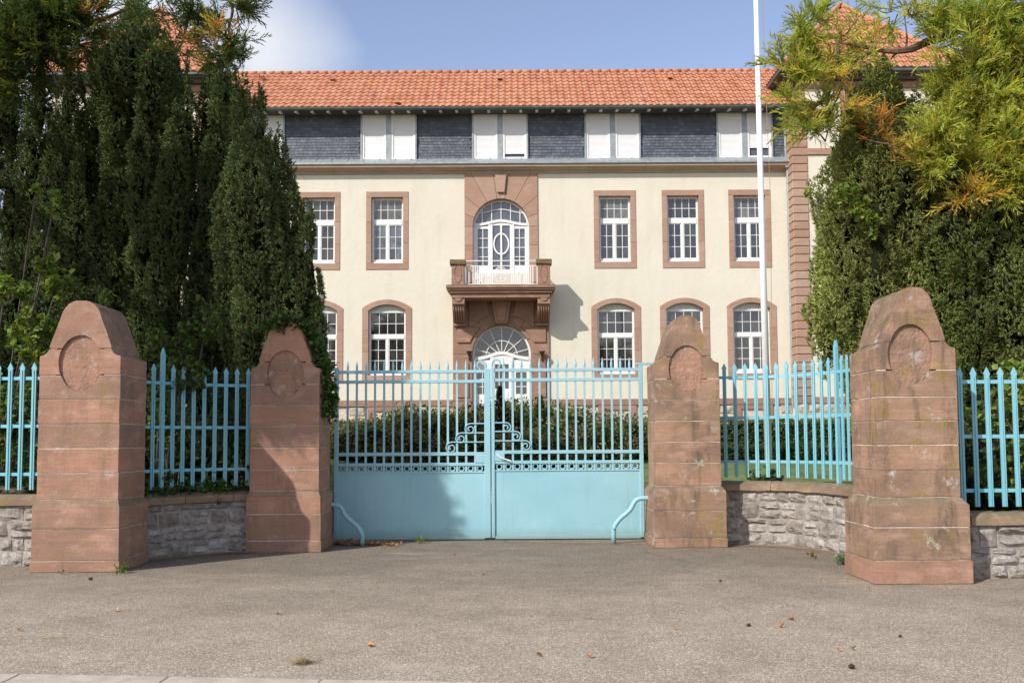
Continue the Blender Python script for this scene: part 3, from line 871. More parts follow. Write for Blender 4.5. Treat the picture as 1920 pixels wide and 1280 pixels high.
orn.box(cxr-.09, cxr+.09, yr-.008, yr+.012, rz+.09, rz+.11).box(cxr-.09, cxr+.09, yr-.008, yr+.012, rz-.11, rz-.09)
for s in (-1, 1):
    # swags and lyre shapes either side
    pts = [(cxr+s*(.26+.5*t), yr, rz+.05+.14*math.cos(t*math.pi*2)) for t in [i/14 for i in range(15)]]
    orn.tube(pts, .014, 5, False)
    for k in (-1, 1):
        pts = [(cxr+s*.78+k*(.03+.12*math.sin(t*math.pi)), yr, rz+.18-.42*t) for t in [i/10 for i in range(11)]]
        orn.tube(pts, .011, 5, False)
orn.part('ornament', M['white'], rail)
for s, xs in ((-1, ra), (1, rb)):   # the returns of the railing to the wall
    rr = MB().box(xs-.01+s*.02, xs+.01+s*.02, yr+.2, D0-.06, rt-.03, rt).box(xs-.01+s*.02, xs+.01+s*.02, yr+.2, D0-.06, sz1+.06, sz1+.09)
    for k in range(5): rr.box(xs-.009+s*.02, xs+.009+s*.02, yr+.33+k*.13, yr+.348+k*.13, sz1+.03, rt-.03)
    rr.part('railing_return', M['white'], B)
# wall lanterns beside the portal
for u in (880.5, 1016):
    x = bx(u, 668); z = bz(668, u)
    lm = MB().box(x-.03, x+.03, D0-.14, D0-.081, z-.16, z+.02).tube([(x, D0-.1, z-.1), (x, D0-.26, z-.14), (x, D0-.28, z-.02)], .014, 5)
    lm.tube([(x, D0-.28, z-.03), (x, D0-.28, z+.17)], [.03, .13], 6)
    for a in range(3): lm.tube([(x, D0-.28, z-.02), (x+.09*(a-1), D0-.28, z+.14)], .012, 4)
    lm.part('wall_lantern', M['black'], B)
# --- cornice and zinc ledge
cprof = [(D0+.3, z_corn0), (D0-.06, z_corn0), (D0-.09, z_corn0+.07), (D0-.20, z_corn0+.11), (D0-.22, z_corn0+.14), (D0-.34, z_corn0+.19), (D0-.34, z_corn1), (D0+.3, z_corn1)]
x = XL+.01; k = 0
while x < XR-.02:
    x1 = min(x+rnd.uniform(1.6, 2.3), XR-.015)
    MB().prof(cprof, x, x1-.006).part('cornice_stone', M['cornice'], B, bevel=.0); x = x1
MB().prof([(D0-.40, z_corn1+.001), (D0-.40, z_corn1+.07), (D0+.05, z_led+.16), (D0+.3, z_led+.16), (D0+.3, z_corn1+.001)], XL+.01, XR-.015).part('zinc_ledge', M['zinc'], B)
sm = MB(); x = XL+.4
while x < XR: sm.prof([(D0-.345, z_corn1+.06), (D0-.345, z_corn1+.10), (D0+.03, z_led+.19), (D0+.03, z_led+.16)], x, x+.02); x += .6
sm.part('ledge_seam', M['zinc'], B)
# --- slate storey
yslate = D0+.05
s_z0, s_z1 = z_led+.15, z_eave-.1
MB().box(XL, XR, yslate+.02, yslate+.3, s_z0, s_z1+.2).part('attic_wall', M['slate'], B)
pairs = [bx(c, 255)-XC for c in (937.5, 1148.5, 1396)]
PX = sorted({round(XC+s*p, 4) for i, p in enumerate(pairs) for s in ((1, -1) if i else (1,))})
ph = 1.07
slv, slf = [], []
sm = MB(); sw, shh = .165, .112
nrow = int((s_z1-s_z0)/shh)+1
for j in range(nrow):
    z = s_z0+j*shh; x = XL-rnd.uniform(0, sw)
    while x < XR:
        w_ = sw*rnd.uniform(.8, 1.25); xm = x+w_/2
        if xm > bx(420, 250) and not any(abs(xm-p) < ph+.02 for p in PX):
            t = rnd.uniform(.012, .022); g_ = .004; q = rnd.uniform(-.004, .004)
            sm.add([(x+g_, yslate-t, z+q), (x+w_-g_, yslate-t, z+q), (x+w_-g_, yslate-.002, z+shh), (x+g_, yslate-.002, z+shh), (x+g_, yslate+.02, z+q), (x+w_-g_, yslate+.02, z+q)], [(0, 1, 2, 3), (0, 4, 5, 1)])
        x += w_
so = sm.part('slate', M['slate'], B, kind='stuff')
_n = len(so.data.vertices)//6
_a = so.data.attributes.new('tone', 'FLOAT', 'POINT'); _a.data.foreach_set('value', np.repeat(np.random.RandomState(9).uniform(0, 1, _n)**1.3, 6).astype(np.float32))
for p in PX:
    zt, z0_ = bz(212, 937), bz(299, 937)
    cas = MB().box(p-ph, p+ph, yslate-.10, yslate+.1, zt-.0, zt+.05).box(p-ph, p-ph+.06, yslate-.09, yslate+.1, z0_, zt).box(p+ph-.06, p+ph, yslate-.09, yslate+.1, z0_, zt)
    cas.box(p-.10, p+.10, yslate-.075, yslate+.1, z0_, zt).box(p-ph, p+ph, yslate-.11, yslate+.1, z0_-.06, z0_)
    dw = cas.part('dormer_window', M['zinc'], B)
    for s in (-1, 1):
        xa, xb = sorted((p+s*.10, p+s*(ph-.06)))
        op = .30 if (abs(p-max(PX)) < .1 and s > 0) else (.12 if (abs(p-XC) < .5 and s > 0) else 0)
        fr = MB().box(xa, xa+.08, yslate-.06, yslate+.05, z0_, zt-.26).box(xb-.08, xb, yslate-.06, yslate+.05, z0_, zt-.26).box(xa, xb, yslate-.065, yslate+.05, zt-.26, zt-.001)
        fr.box(xa+.08, xb-.08, yslate-.05, yslate+.05, z0_, z0_+.09)
        if op > .2: fr.box((xa+xb)/2-.02, (xa+xb)/2+.02, yslate-.01, yslate+.03, z0_+.09, z0_+.5)
        fr.part('shutter_box', M['white'], dw)
        sh_ = MB(); z = z0_+.09+op; n = int((zt-.26-z)/.045)
        for i in range(n):
            a = z+i*.045; sh_.add([(xa+.08, yslate-.028, a), (xb-.08, yslate-.028, a), (xb-.08, yslate-.036, a+.012), (xa+.08, yslate-.036, a+.012), (xa+.08, yslate-.028, a+.045), (xb-.08, yslate-.028, a+.045)], [(0, 1, 2, 3), (3, 2, 5, 4)])
        sh_.box(xa+.08, xb-.08, yslate-.027, yslate-.02, z, zt-.26)
        sh_.part('roller_shutter', M['shutter'], dw)
        if op: MB().box(xa+.08, xb-.08, yslate+.03, yslate+.035, z0_+.09, z0_+.09+op+.05).part('pane', M['glass'], dw)
# --- eaves
ye = D0-.65
MB().prof([(ye+.05, z_eave-.02), (D0+.4, z_eave+.22), (D0+.4, z_eave+.17), (ye+.05, z_eave-.06)], XL, XR-.05).part('soffit', M['soffit'], B)
rm = MB().prof([(ye+.06, z_eave-.14), (ye+.06, z_eave-.05), (D0+.06, z_eave+.10), (D0+.06, z_eave+.0)], -.05, .05).mesh('rafter_end'); rm.materials.append(M['offwhite'])
x = XL+.3
while x < XR-.2: put('rafter_end', rm, None, B, loc=(x, 0, 0)); x += .605
gp = [(ye+.07*math.cos(q)*1.15, z_eave+.005+.085*math.sin(q)) for q in [math.pi+math.pi*i/8 for i in range(9)]]
gp2 = [(y*1+0, z) for y, z in gp]+[(ye+.065, z_eave+.01), (ye-.065, z_eave+.01)]
MB().prof(gp+[(ye+.09, z_eave+.02), (ye-.09, z_eave+.02)], XL+.1, XR-.12).part('gutter', M['gutter'], B)
# --- main roof with interlocking tiles
rp = R(39.5); tl, tw = .385, .252
ry0, rz0 = ye-.03, z_eave+.03
ux = Vector((0, math.cos(rp), math.sin(rp)))
nrm = Vector((0, -math.sin(rp), math.cos(rp)))
rows = 10
def tile_mesh(pitch, n=6):
    """one clay tile: wavy across, thick at its lower lip; x across, slope direction in y/z"""
    c, s = math.cos(pitch), math.sin(pitch); vs = []; fs = []
    for j, (t, h) in enumerate(((0, .040), (1.04, .004))):
        for i in range(n+1):
            x = i/n; w_ = .023*math.cos(2*math.pi*(x-.2)) if x < .93 else .023*math.cos(2*math.pi*.73)-.006
            hh = h+w_
            vs.append((x*tw, t*tl*c-hh*s, t*tl*s+hh*c))
    for i in range(n+1):
        x, y, z = vs[i]; vs.append((x, y+.045*s, z-.045*c))
    for i in range(n): fs.append((i, i+1, n+2+i, n+1+i)); fs.append((i+1, i, 2*n+2+i, 2*n+3+i))
    return vs, fs
tv, tf = tile_mesh(rp)
tm = MB().add(tv, tf).mesh('tile'); tm.materials.append(M['tile'])
rx0, rx1 = XL-.0, XR+.0
roof = MB()
ridge = Vector((0, ry0, rz0))+ux*(rows*tl)
roof.prof([(ry0+.02, rz0-.05), (ridge.y, ridge.z-.03), (ridge.y+2.2, ridge.z-1.6), (ridge.y+2.2, rz0-.3), (D0+.4, rz0-.1)], rx0-1, rx1+1)
RF = roof.part('roof', M['soffit'], B)
def tone_attr(me, per, vals):
    a = me.attributes.new('tone', 'FLOAT', 'POINT'); a.data.foreach_set('value', np.repeat(np.array(vals, dtype=np.float32), per))
big = []; cnt = 0
x_cut = bx(432, 170)
ncol = int((rx1-rx0)/tw)
for j in range(rows):
    for i in range(ncol+1):
        x = rx0+i*tw; y = ry0+ux.y*j*tl+rnd.uniform(-.006, .006); z = rz0+ux.z*j*tl+rnd.uniform(-.004, .006)
        if cnt < 300 and x > x_cut:
            put('tile', tm, None, RF, loc=(x, y, z)); cnt += 1
        else: big.append((x, y, z))
def tiles_stuff(locs, tv, tf, parent, name='tile'):
    mb = MB()
    for l in locs: mb.add([(a+l[0], b+l[1], c+l[2]) for a, b, c in tv], tf)
    me = mb.mesh(name, wloc(parent)); tone_attr(me, len(tv), [rnd.random() for _ in locs])
    return put(name, me, M['tile'], parent, kind='stuff')
tiles_stuff(big, tv, tf, RF)
x = rx0
rid_m = MB().tube([(0, 0, 0), (.36, 0, 0)], [.085, .10], 10).mesh('ridge_tile', smooth=True); rid_m.materials.append(M['tile'])
while x < rx1: put('ridge_tile', rid_m, None, RF, loc=(x, ridge.y+.02, ridge.z+.03)); x += .36
for u, v in ((610, 152), (936, 153), (1268, 150), (748, 194)):
    j = 7.5 if v < 180 else .6
    x = bx(u, v)*1.0; p = Vector((x, ry0, rz0))+ux*(j*tl)+nrm*.05
    MB().prism([(p.x-.10, p.z), (p.x+.10, p.z), (p.x+.06, p.z+.12), (p.x-.06, p.z+.12)], p.y-.12, p.y+.1).part('vent_tile', M['tile'], RF)
# --- wings
def wing(side):
    def X(u, v=430, D=D0-.7): 
        x = wx(u, v, D); return x if side > 0 else 2*XC-x
    Dw = D0-.7
    xi = X(1490.5, 500); xo = X(1792, 500)
    x0, x1 = sorted((xi, xo))
    zt = wz(146, Dw, 1600)
    wmz = wz(291, Dw, 1510)
    # pull windows in the wing down its centre
    xc = X(1622)
    wb = MB().box(x0, x1, Dw, D0+3, GZ-.3, zt)
    ct = [MB().box(xc-uw/2, xc+uw/2, Dw-.3, Dw+.5, u_z0, u_z1).mesh('c'), MB().prism(shift(seg_arch(lw, l_z0, lsp_o, l_z1), xc), Dw-.3, Dw+.5).mesh('c'),
          MB().box(xc-uw/2, xc+uw/2, Dw-.3, Dw+.5, u_z0+4.15, u_z1+4.15).mesh('c')]
    me = boolean(wb.mesh('wing_wall'), ct); me.transform(Matrix.Translation(-wloc(B)))
    put('wing_wall', me, M['render'], B)
    std_window(xc, False, D=Dw); std_window(xc, True, D=Dw); std_window(xc, False, D=Dw, dz=4.15)
    # rusticated quoins at the inner corner
    n = 34; qz0, qz1 = bz(760, 1500), wz(232, Dw, 1500); hq = (qz1-qz0)/n
    qa, qb = sorted((xi-side*.035, xi+side*.56))
    for k in range(n):
        MB().box(qa, qb, Dw-.05, Dw+.66, qz0+k*hq+.010, qz0+(k+1)*hq-.010).part('quoin', M['dressing'], B, bevel=.022)
    MB().box(min(xi-side*.003, xi+side*.52), max(xi-side*.003, xi+side*.52), Dw-.012, Dw+.64, qz0, zt).part('quoin_bed', M['dressing_dark'], B)
    MB().box(x0-.04, x1+.04, Dw-.06, Dw+.2, wmz, wmz+.25).part('wing_band', M['dressing'], B, bevel=.015)
    MB().box(x0-.05, x1+.05, Dw-.07, Dw+.6, z_band0, z_band1).part('wing_plinth_band', M['dressing_dark'], B, bevel=.015)
    for j in range(3):
        z1 = z_band0-j*.34-.01; x = x0
        while x < x1:
            xx = min(x+rnd.uniform(.35, .6), x1); put('stone', rnd.choice(LIME), None, B, loc=((x+xx)/2, Dw-.05, z1-.16), scale=(xx-x-.015, .1, .315)); x = xx
    # eaves cornice and hipped roof
    oh = .55
    ex0, ex1, ey = x0-oh, x1+oh, Dw-oh
    MB().box(ex0+.1, ex1-.1, ey+.1, D0+3, zt-.0, zt+.12).box(ex0+.25, ex1-.25, ey+.25, D0+3, zt-.14, zt-.001).part('wing_soffit', M['soffit'], B)
    MB().box(x0-.1, x1+.1, Dw-.1, D0+2.9, zt-.42, zt-.141).part('wing_cornice', M['dressing_dark'], B, bevel=.03)
    MB().box(ex0, ex1, ey, ey+.12, zt+.06, zt+.19).box(ex0, ex0+.12, ey+.121, D0+3, zt+.06, zt+.19).box(ex1-.12, ex1, ey+.121, D0+3, zt+.06, zt+.19).part('wing_gutter', M['gutter'], B, bevel=.02)
    cxw = (ex0+ex1)/2; half = (ex1-ex0)/2; ez = zt+.15
    D_ap = ey+half; az = wz(12, D_ap, 1640)+.0
    ap = Vector((cxw, D_ap, az)); bz_ = D0+7
    rm_ = MB().add([(ex0, ey, ez), (ex1, ey, ez), (ex1, bz_, ez), (ex0, bz_, ez), tuple(ap), (cxw, bz_, az)], [(0, 1, 4), (1, 2, 5, 4), (3, 0, 4, 5), (2, 3, 5), (0, 3, 2, 1)])
    wr = rm_.part('wing_roof', M['tile'], B)
    p = math.atan2(az-ez, half); sl_ = math.hypot(az-ez, half)
    tv2, tf2 = tile_mesh(p)
    locs = []
    nr = int(sl_/tl)
    for j in range(nr+1):
        t = j*tl/sl_; hw = half*(1-t)
        i = -int(hw/tw)-1
        while i*tw < hw:
            if i*tw > -hw-.03 and i*tw+tw < hw+.06:
                locs.append((cxw+i*tw, ey-.02+half*t+.0, ez+.03+(az-ez)*t))
            i += 1
    tiles_stuff(locs, tv2, tf2, wr)
    # side slope facing the main roof, same tiles turned
    mb = MB(); cnt_ = 0
    for j in range(nr+1):
        t = j*tl/sl_; y = ey+half*t
        while y < D0+5:
            for (a, b, c) in tv2: mb.v.append(((ex0-.02+half*t+b) if side > 0 else (ex1+.02-half*t-b), y+(tw-a if side > 0 else a), ez+.03+(az-ez)*t+c))
            base = cnt_*len(tv2); mb.f += [tuple(q+base for q in f) for f in tf2]; cnt_ += 1; y += tw
    me = mb.mesh('tile', wloc(wr)); tone_attr(me, len(tv2), [rnd.random() for _ in range(cnt_)])
    put('tile', me, M['tile'], wr, kind='stuff')
    for cxx in (ex0, ex1):
        MB().tube([(cxx, ey, ez+.08), tuple(ap+Vector((0, 0, .08)))], .10, 8).part('hip_tile', M['tile'], wr)
wing(1); wing(-1)
# downpipe with hopper in the right-hand corner
xp = wx(1480.5, 500, D0-.18)
dp = MB().tube([(xp, D0-.18, bz(762, 1480)), (xp, D0-.18, bz(318, 1480))], .05, 8)
dp.box(xp-.11, xp+.11, D0-.32, D0-.06, bz(318, 1480), bz(300, 1480))
dp.tube([(xp-.02, D0-.12, bz(300, 1480)), (xp-.05, D0-.12, bz(215, 1480)), (xp-.12, ye+.0, z_eave-.08)], .045, 8)
dp.part('downpipe', M['zinc'], B)
xp2 = 2*XC-xp
MB().tube([(xp2, D0-.18, bz(762, 1480)), (xp2, D0-.18, bz(318, 1480))], .05, 8).part('downpipe', M['zinc'], B)
#==PART2==
# ------------------------------------------------------------------ gate pillars
def pillar_half(z, H):
    """half width of the front outline at relative height z for the top part (shoulder to crown)"""
    return None
def pillar(u, D, wb, H, label, mat='pillar', med=(.0, 2.45, .255, .33), levels=(.13, .50, .84, 1.15, 1.44, 1.73, 2.02, 2.31, 2.62), seed=0, depth=.9, off=.045):
    r = random.Random(seed)
    xc = wx(u, 1040, D)
    t = thing('stone_pillar', (xc, D, 0), label, 'pillar', 'sandstone gate pillars with oval medallions')
    sh = wb/2-off       # shaft half width
    k = H/3.2
    zs = 2.52*k
    lv = [0]+[l*k for l in levels]
    # right-hand outline of the upper part
    out = [(sh, lv[7])]
    out += [(sh, zs)]
    for a in range(5):       # concave shoulder
        q = R(90-22*a); out.append((sh-.115*math.sin(R(22.5*a))-.004, zs+.012+.13*(1-math.cos(R(22.5*a)))))
    xw, zw = out[-1]
    ztan, xtan = H-.27*k, .245-(off-.045)*1.1
    out.append(((xw+xtan)/2+.012, (zw+ztan)/2))
    for a in range(8):
        q = R(14+a*76/7); out.append((xtan*math.cos(q)**.85 if a < 7 else 0.0, ztan+(H-ztan)*math.sin(q)))
    def hw(z):
        if z <= out[0][1]: return sh
        for (x0, z0), (x1, z1) in zip(out, out[1:]):
            if z0 <= z <= z1 and z1 > z0: return x0+(x1-x0)*(z-z0)/(z1-z0)
        return 0
    me_cut = MB()
    mx, mz, ma, mb_ = med; mz *= k
    ov = [(xc+mx+ma*math.cos(2*math.pi*i/40), mz+mb_*math.sin(2*math.pi*i/40)) for i in range(40)]
    me_cut.prism(ov, D-.2, D+.045+.045)
    yf, yb = D+.045, D+depth-off
    for i in range(len(lv)):
        z0 = lv[i]+.005; z1 = (lv[i+1] if i+1 < len(lv) else H)-.005
        mb = MB()
        if i == 0:
            mb.box(xc-wb/2-.0, xc+wb/2+.0, D, D+depth, z0, z1); bev = .006
        elif i <= 2:
            e = .012
            if i == 2: # top plinth course with its slope
                w_ = wb/2-e
                a = z1-.075
                mb.add([(xc-w_, D+e, z0), (xc+w_, D+e, z0), (xc+w_, D+depth-e, z0), (xc-w_, D+depth-e, z0),
                        (xc-w_, D+e, a), (xc+w_, D+e, a), (xc+w_, D+depth-e, a), (xc-w_, D+depth-e, a),
                        (xc-sh, yf, z1), (xc+sh, yf, z1), (xc+sh, yb, z1), (xc-sh, yb, z1)],
                       [(0, 3, 2, 1), (0, 1, 5, 4), (1, 2, 6, 5), (2, 3, 7, 6), (3, 0, 4, 7), (4, 5, 9, 8), (5, 6, 10, 9), (6, 7, 11, 10), (7, 4, 8, 11), (8, 9, 10, 11)])
            else: mb.box(xc-wb/2+e, xc+wb/2-e, D+e, D+depth-e, z0, z1)
            bev = .006
        else:
            zz = sorted(set([z0, z1]+[z for _, z in out if z0 < z < z1]))
            rt_ = [(hw(z), z) for z in zz]
            if rt_[-1][0] < .02: rt_[-1] = (0.0, H-.003)
            poly = [(xc+x, z) for x, z in rt_]+[(xc-x, z) for x, z in rt_[::-1] if x > 1e-3]
            mb.prism(poly, yf, yb); bev = .005
        me = mb.mesh('stone')
        if z1 > mz-mb_ and z0 < mz+mb_: me = boolean(me, [me_cut.mesh('c')])
        bm = bmesh.new(); bm.from_mesh(me)
        bmesh.ops.subdivide_edges(bm, edges=[e for e in bm.edges if e.calc_length() > .5], cuts=7)
        es = [e for e in bm.edges if len(e.link_faces) == 2 and e.calc_face_angle(0) > 0.6]
        bmesh.ops.bevel(bm, geom=es, offset=bev*r.uniform(.6, 1.2), segments=2, affect='EDGES', profile=.6, clamp_overlap=True)
        for v in bm.verts:
            n_ = noise.noise_vector(Vector(v.co)*11+Vector((seed, i, 0)))
            v.co += Vector((n_.x*.004, n_.y*.0015, n_.z*.0055))
        bm.to_mesh(me); bm.free()
        me.transform(Matrix.Translation(-wloc(t))); me.materials.append(M['pillar'] if (seed == 4 and i == 0) else M[mat])
        put('stone', me, None, t, loc=wloc(t)+Vector((r.uniform(-.003, .003), r.uniform(-.004, .004), 0)))
    # bedding mortar, a touch behind the faces
    mo = MB().box(xc-wb/2+.019, xc+wb/2-.019, D+.019, D+depth-.019, 0, lv[3]-.10).box(xc-sh+.007, xc+sh-.007, yf+.007, yb-.007, lv[3]-.1, mz-mb_-.06)
    mo.box(xc-sh+.005, xc+sh-.005, yf+.10, yb-.005, mz-mb_-.06, zs-.03)
    for s in (-1, 1):
        xa, xb = sorted((xc+s*(ma+.03)+mx, xc+s*(sh-.005))); mo.box(xa, xb, yf+.005, yf+.1, mz-mb_-.06, min(zs-.03, lv[8]+.03))
    w_ = hw(lv[9])-.012
    mo.box(xc-w_, xc+w_, yf+.07, yb-.01, lv[9]-.03, lv[9]+.03)
    for s in (-1, 1):
        xa, xb = sorted((xc+s*(ma+.03), xc+s*w_)); mo.box(xa, xb, yf+.01, yf+.07, lv[9]-.02, lv[9]+.02)
    mo.part('mortar', M['mortar'], t)
    # hammered field inside the oval
    mb = MB(); nu, nv_ = 34, 42
    for j in range(nv_+1):
        for i in range(nu+1):
            a_, b_ = 2*i/nu-1, 2*j/nv_-1
            px_, pz_ = ma*a_*math.sqrt(1-b_*b_/2), mb_*b_*math.sqrt(1-a_*a_/2)
            d = noise.noise(Vector((px_*75, seed*3.1, pz_*75)))*.009+r.uniform(-.002, .002)
            mb.v.append((xc+mx+px_, D+.076+d, mz+pz_))
    for j in range(nv_):
        for i in range(nu):
            a_ = j*(nu+1)+i; mb.f.append((a_, a_+1, a_+nu+2, a_+nu+1))
    mb.part('medallion', M['medallion'] if mat == 'pillar' else M['medallion'], t, smooth=True)
    return t, xc
M['medallion'] = sandstone('hammered_sandstone', (.43, .24, .17), (.40, .25, .18), .7, .6, .3, 1.8, grime=.8, stain=.5, seed_=9)
PA = pillar(139, wz and 11.30, 1.05, 3.20, 'tall red sandstone pillar at the far left, its rounded top sunlit and clean edged', seed=1)
PB = pillar(530, 13.20, 1.04, 3.18, 'shaded red sandstone pillar left of the gate with ivy over its crown', seed=2, levels=(.16, .52, .84, 1.13, 1.43, 1.73, 2.02, 2.31, 2.62))
PC = pillar(1295, 13.50, 1.05, 3.27, 'lichen spotted brown sandstone pillar just right of the gate', 'pillar_brown', seed=3, off=.07)
PR = pillar(1732, 10.02, 1.02, 3.10, 'largest weathered sandstone pillar nearest on the right, yellow stained plinth', 'pillar_brown', med=(-.05, 2.46, .235, .32), levels=(.25, .60, .92, 1.21, 1.48, 1.74, 2.00, 2.29, 2.60), seed=4, off=.085)
# the pinkish newer base course of the right pillar
# ------------------------------------------------------------------ rubble walls with coping, and railings
def wall_seg(ctrl, h, label, flabel, tip, rails, skip=(0, 0), seed=0, tall=(), p0=.12, dens=.152, thick=.34):
    r = random.Random(seed); P = Path(ctrl); L = P.L
    o = P.at(0)[0]
    w = thing('stone_wall', (o.x, o.y, 0), label, 'wall', 'low rubble walls between the pillars')
    cap = .13; top = h-cap
    # mortar core
    mb = MB(); n = max(3, int(L/.2)); vs = []
    def ring(d, half, z0, z1):
        q, tg = P.at(d); nn = Vector((tg.y, -tg.x, 0))
        if nn.y > 0: nn = -nn
        a, b = q+nn*half, q-nn*half
        return [(a.x, a.y, z0), (a.x, a.y, z1), (b.x, b.y, z1), (b.x, b.y, z0)]
    for i in range(n+1): vs += ring(L*i/n, thick/2-.030, 0, top)
    fs = []
    for i in range(n):
        for k in range(4): a = i*4+k; b = i*4+(k+1) % 4; fs.append((a, b, b+4, a+4))
    fs += [(3, 2, 1, 0), (4*n, 4*n+1, 4*n+2, 4*n+3)]
    mb.add(vs, fs).part('mortar', M['grey_mortar'], w)
    # stones, coursed with random heights, both the street face and (sparsely) the ends
    z = 0.0
    while z < top-.04:
        hh = r.uniform(.13, .25)
        if top-z-hh < .10: hh = top-z
        d = -r.uniform(0, .1)
        while d < L:
            l = r.uniform(.12, .38)
            if hh > .16: l = r.uniform(.18, .40)
            if d+l > .02:
                a = max(d, 0); m_ = min(d+l, L)
                if m_-a > .06:
                    q, tg = P.at((a+m_)/2); nn = Vector((tg.y, -tg.x, 0)); nn = nn if nn.y <= 0 else -nn
                    if abs(nn.x) > .9 and nn.x > 0 and False: nn = -nn
                    split = hh > .17 and r.random() < .28
                    fq = r.uniform(.35, .65)
                    parts = [(z, hh)] if not split else [(z, hh*fq), (z+hh*fq, hh*(1-fq))]
                    for zz, h2 in parts:
                        c = q+nn*(thick/2-.006+r.uniform(-.008, .008))
                        rz = math.atan2(-nn.x, nn.y)+math.pi   # local -y looks along nn
                        put('stone', r.choice(ROCK), None, w, loc=(c.x, c.y, zz+h2/2), rotz=math.atan2(nn.x, -nn.y), scale=((m_-a)-.018, .10, h2-.018))
            d += l
        z += hh
    # coping
    d = 0; ov = thick/2+.03
    while d < L-.02:
        l = min(r.uniform(.75, 1.15), L-d)
        if L-d-l < .25: l = L-d
        n2 = max(2, int(l/.15)); vs = []; fs = []
        prof = [(-ov, top), (-ov, top+cap*.62), (-ov+.10, top+cap), (ov-.10, top+cap), (ov, top+cap*.62), (ov, top)]
        for i in range(n2+1):
            dd = d+.004+(l-.008)*i/n2; q, tg = P.at(dd); nn = Vector((tg.y, -tg.x, 0)); nn = nn if nn.y <= 0 else -nn
            for s_, zz in prof:
                p = q-nn*s_; jj = noise.noise(Vector((p.x*5, p.y*5, zz*9)))*.012
                vs.append((p.x, p.y, zz+jj))
        m_ = len(prof)
        for i in range(n2):
            for k in range(m_): a = i*m_+k; b = i*m_+(k+1) % m_; fs.append((a, b, b+m_, a+m_))
        fs += [tuple(range(m_))[::-1], tuple(n2*m_+k for k in range(m_))]
        c = MB().add(vs, fs); me = c.mesh('coping_stone', wloc(w))
        bm = bmesh.new(); bm.from_mesh(me); bmesh.ops.recalc_face_normals(bm, faces=bm.faces); bm.to_mesh(me); bm.free()
        put('coping_stone', me, M['coping'], w); d += l
    # railing
    f = thing('fence', (o.x, o.y, h), flabel, 'fence', 'turquoise spear topped railings')
    for zr in rails:
        vs = []; fs = []
        n = max(3, int(L/.12))
        for i in range(n+1): vs += ring(L*i/n, .006, zr-.02, zr+.02)
        for i in range(n):
            for k in range(4): a = i*4+k; b = i*4+(k+1) % 4; fs.append((a, b, b+4, a+4))
        fs += [(3, 2, 1, 0), (4*n, 4*n+1, 4*n+2, 4*n+3)]
        c = MB().add(vs, fs); me = c.mesh('rail', wloc(f))
        bm = bmesh.new(); bm.from_mesh(me); bmesh.ops.recalc_face_normals(bm, faces=bm.faces); bm.to_mesh(me); bm.free()
        put('rail', me, M['blue2'], f)
    d = p0
    H = tip-(h+.055)
    pw = .026
    pale = MB()
    pale.box(-pw, pw, -.024, -.0065, 0, H-.12)
    pale.prism([(-pw, H-.12), (pw, H-.12), (pw, H-.095), (pw+.010, H-.075), (0, H), (-pw-.010, H-.075), (-pw, H-.095)], -.024, -.0065)
    pale.box(-.003, .003, -.034, -.0241, 0, H-.1)
    pm = pale.mesh('pale'); pm.materials.append(M['blue2'])
    pt = MB().box(-.024, .024, -.024, .024, -.06, H+.12).prism([(-.03, H+.12), (.03, H+.12), (.0, H+.22)], -.02, .02).mesh('post'); pt.materials.append(M['blue2'])
    k = 0
    while d < L-.05:
        q, tg = P.at(d); nn = Vector((tg.y, -tg.x, 0)); nn = nn if nn.y <= 0 else -nn
        rz = math.atan2(nn.x, -nn.y)
        if any(abs(d-t_) < dens/2 for t_ in tall): put('post', pt, None, f, loc=(q.x, q.y, h+.055), rotz=rz)
        else: put('pale', pm, None, f, loc=(q.x, q.y, h+.055), rotz=rz+r.uniform(-.03, .03))
        d += dens; k += 1
    return w, f, P
wall_seg([(-9.4, 12.15), (-7.5, 12.1), (-5.62, 12.05)], .87, 'low grey rubble wall with sandstone coping, running off the left edge beside the far left pillar',
         'sunlit turquoise railing at the left edge of the picture', 2.52, (1.12, 1.72, 2.32), seed=11, p0=.05)
wAB = wall_seg([(-5.0, 12.1), (-4.88, 12.5), (-4.55, 13.0), (-4.1, 13.4), (-3.6, 13.6)], .83, 'shaded rubble wall curving between the two left pillars, ivy on its coping',
         'shaded turquoise railing curving between the two left pillars', 2.55, (1.13, 1.71, 2.30), seed=12, tall=(.80,), p0=.2)
wCR = wall_seg([(3.02, 14.1), (3.5, 14.05), (4.0, 13.75), (4.38, 13.1), (4.5, 12.2), (4.5, 10.9)], .90, 'rubble wall with ochre stained coping curving between the two right pillars',
         'pale turquoise railing curving between the two right pillars', 2.62, (1.18, 1.82, 2.41), seed=13, tall=(1.85,), p0=.1)
wall_seg([(4.9, 10.55), (6.2, 10.6), (8.6, 10.75)], .70, 'rubble wall section at the right edge beyond the largest pillar',
         'turquoise railing at the right edge before dark shrubs', 2.28, (.93, 1.52, 2.12), seed=14, p0=.02)
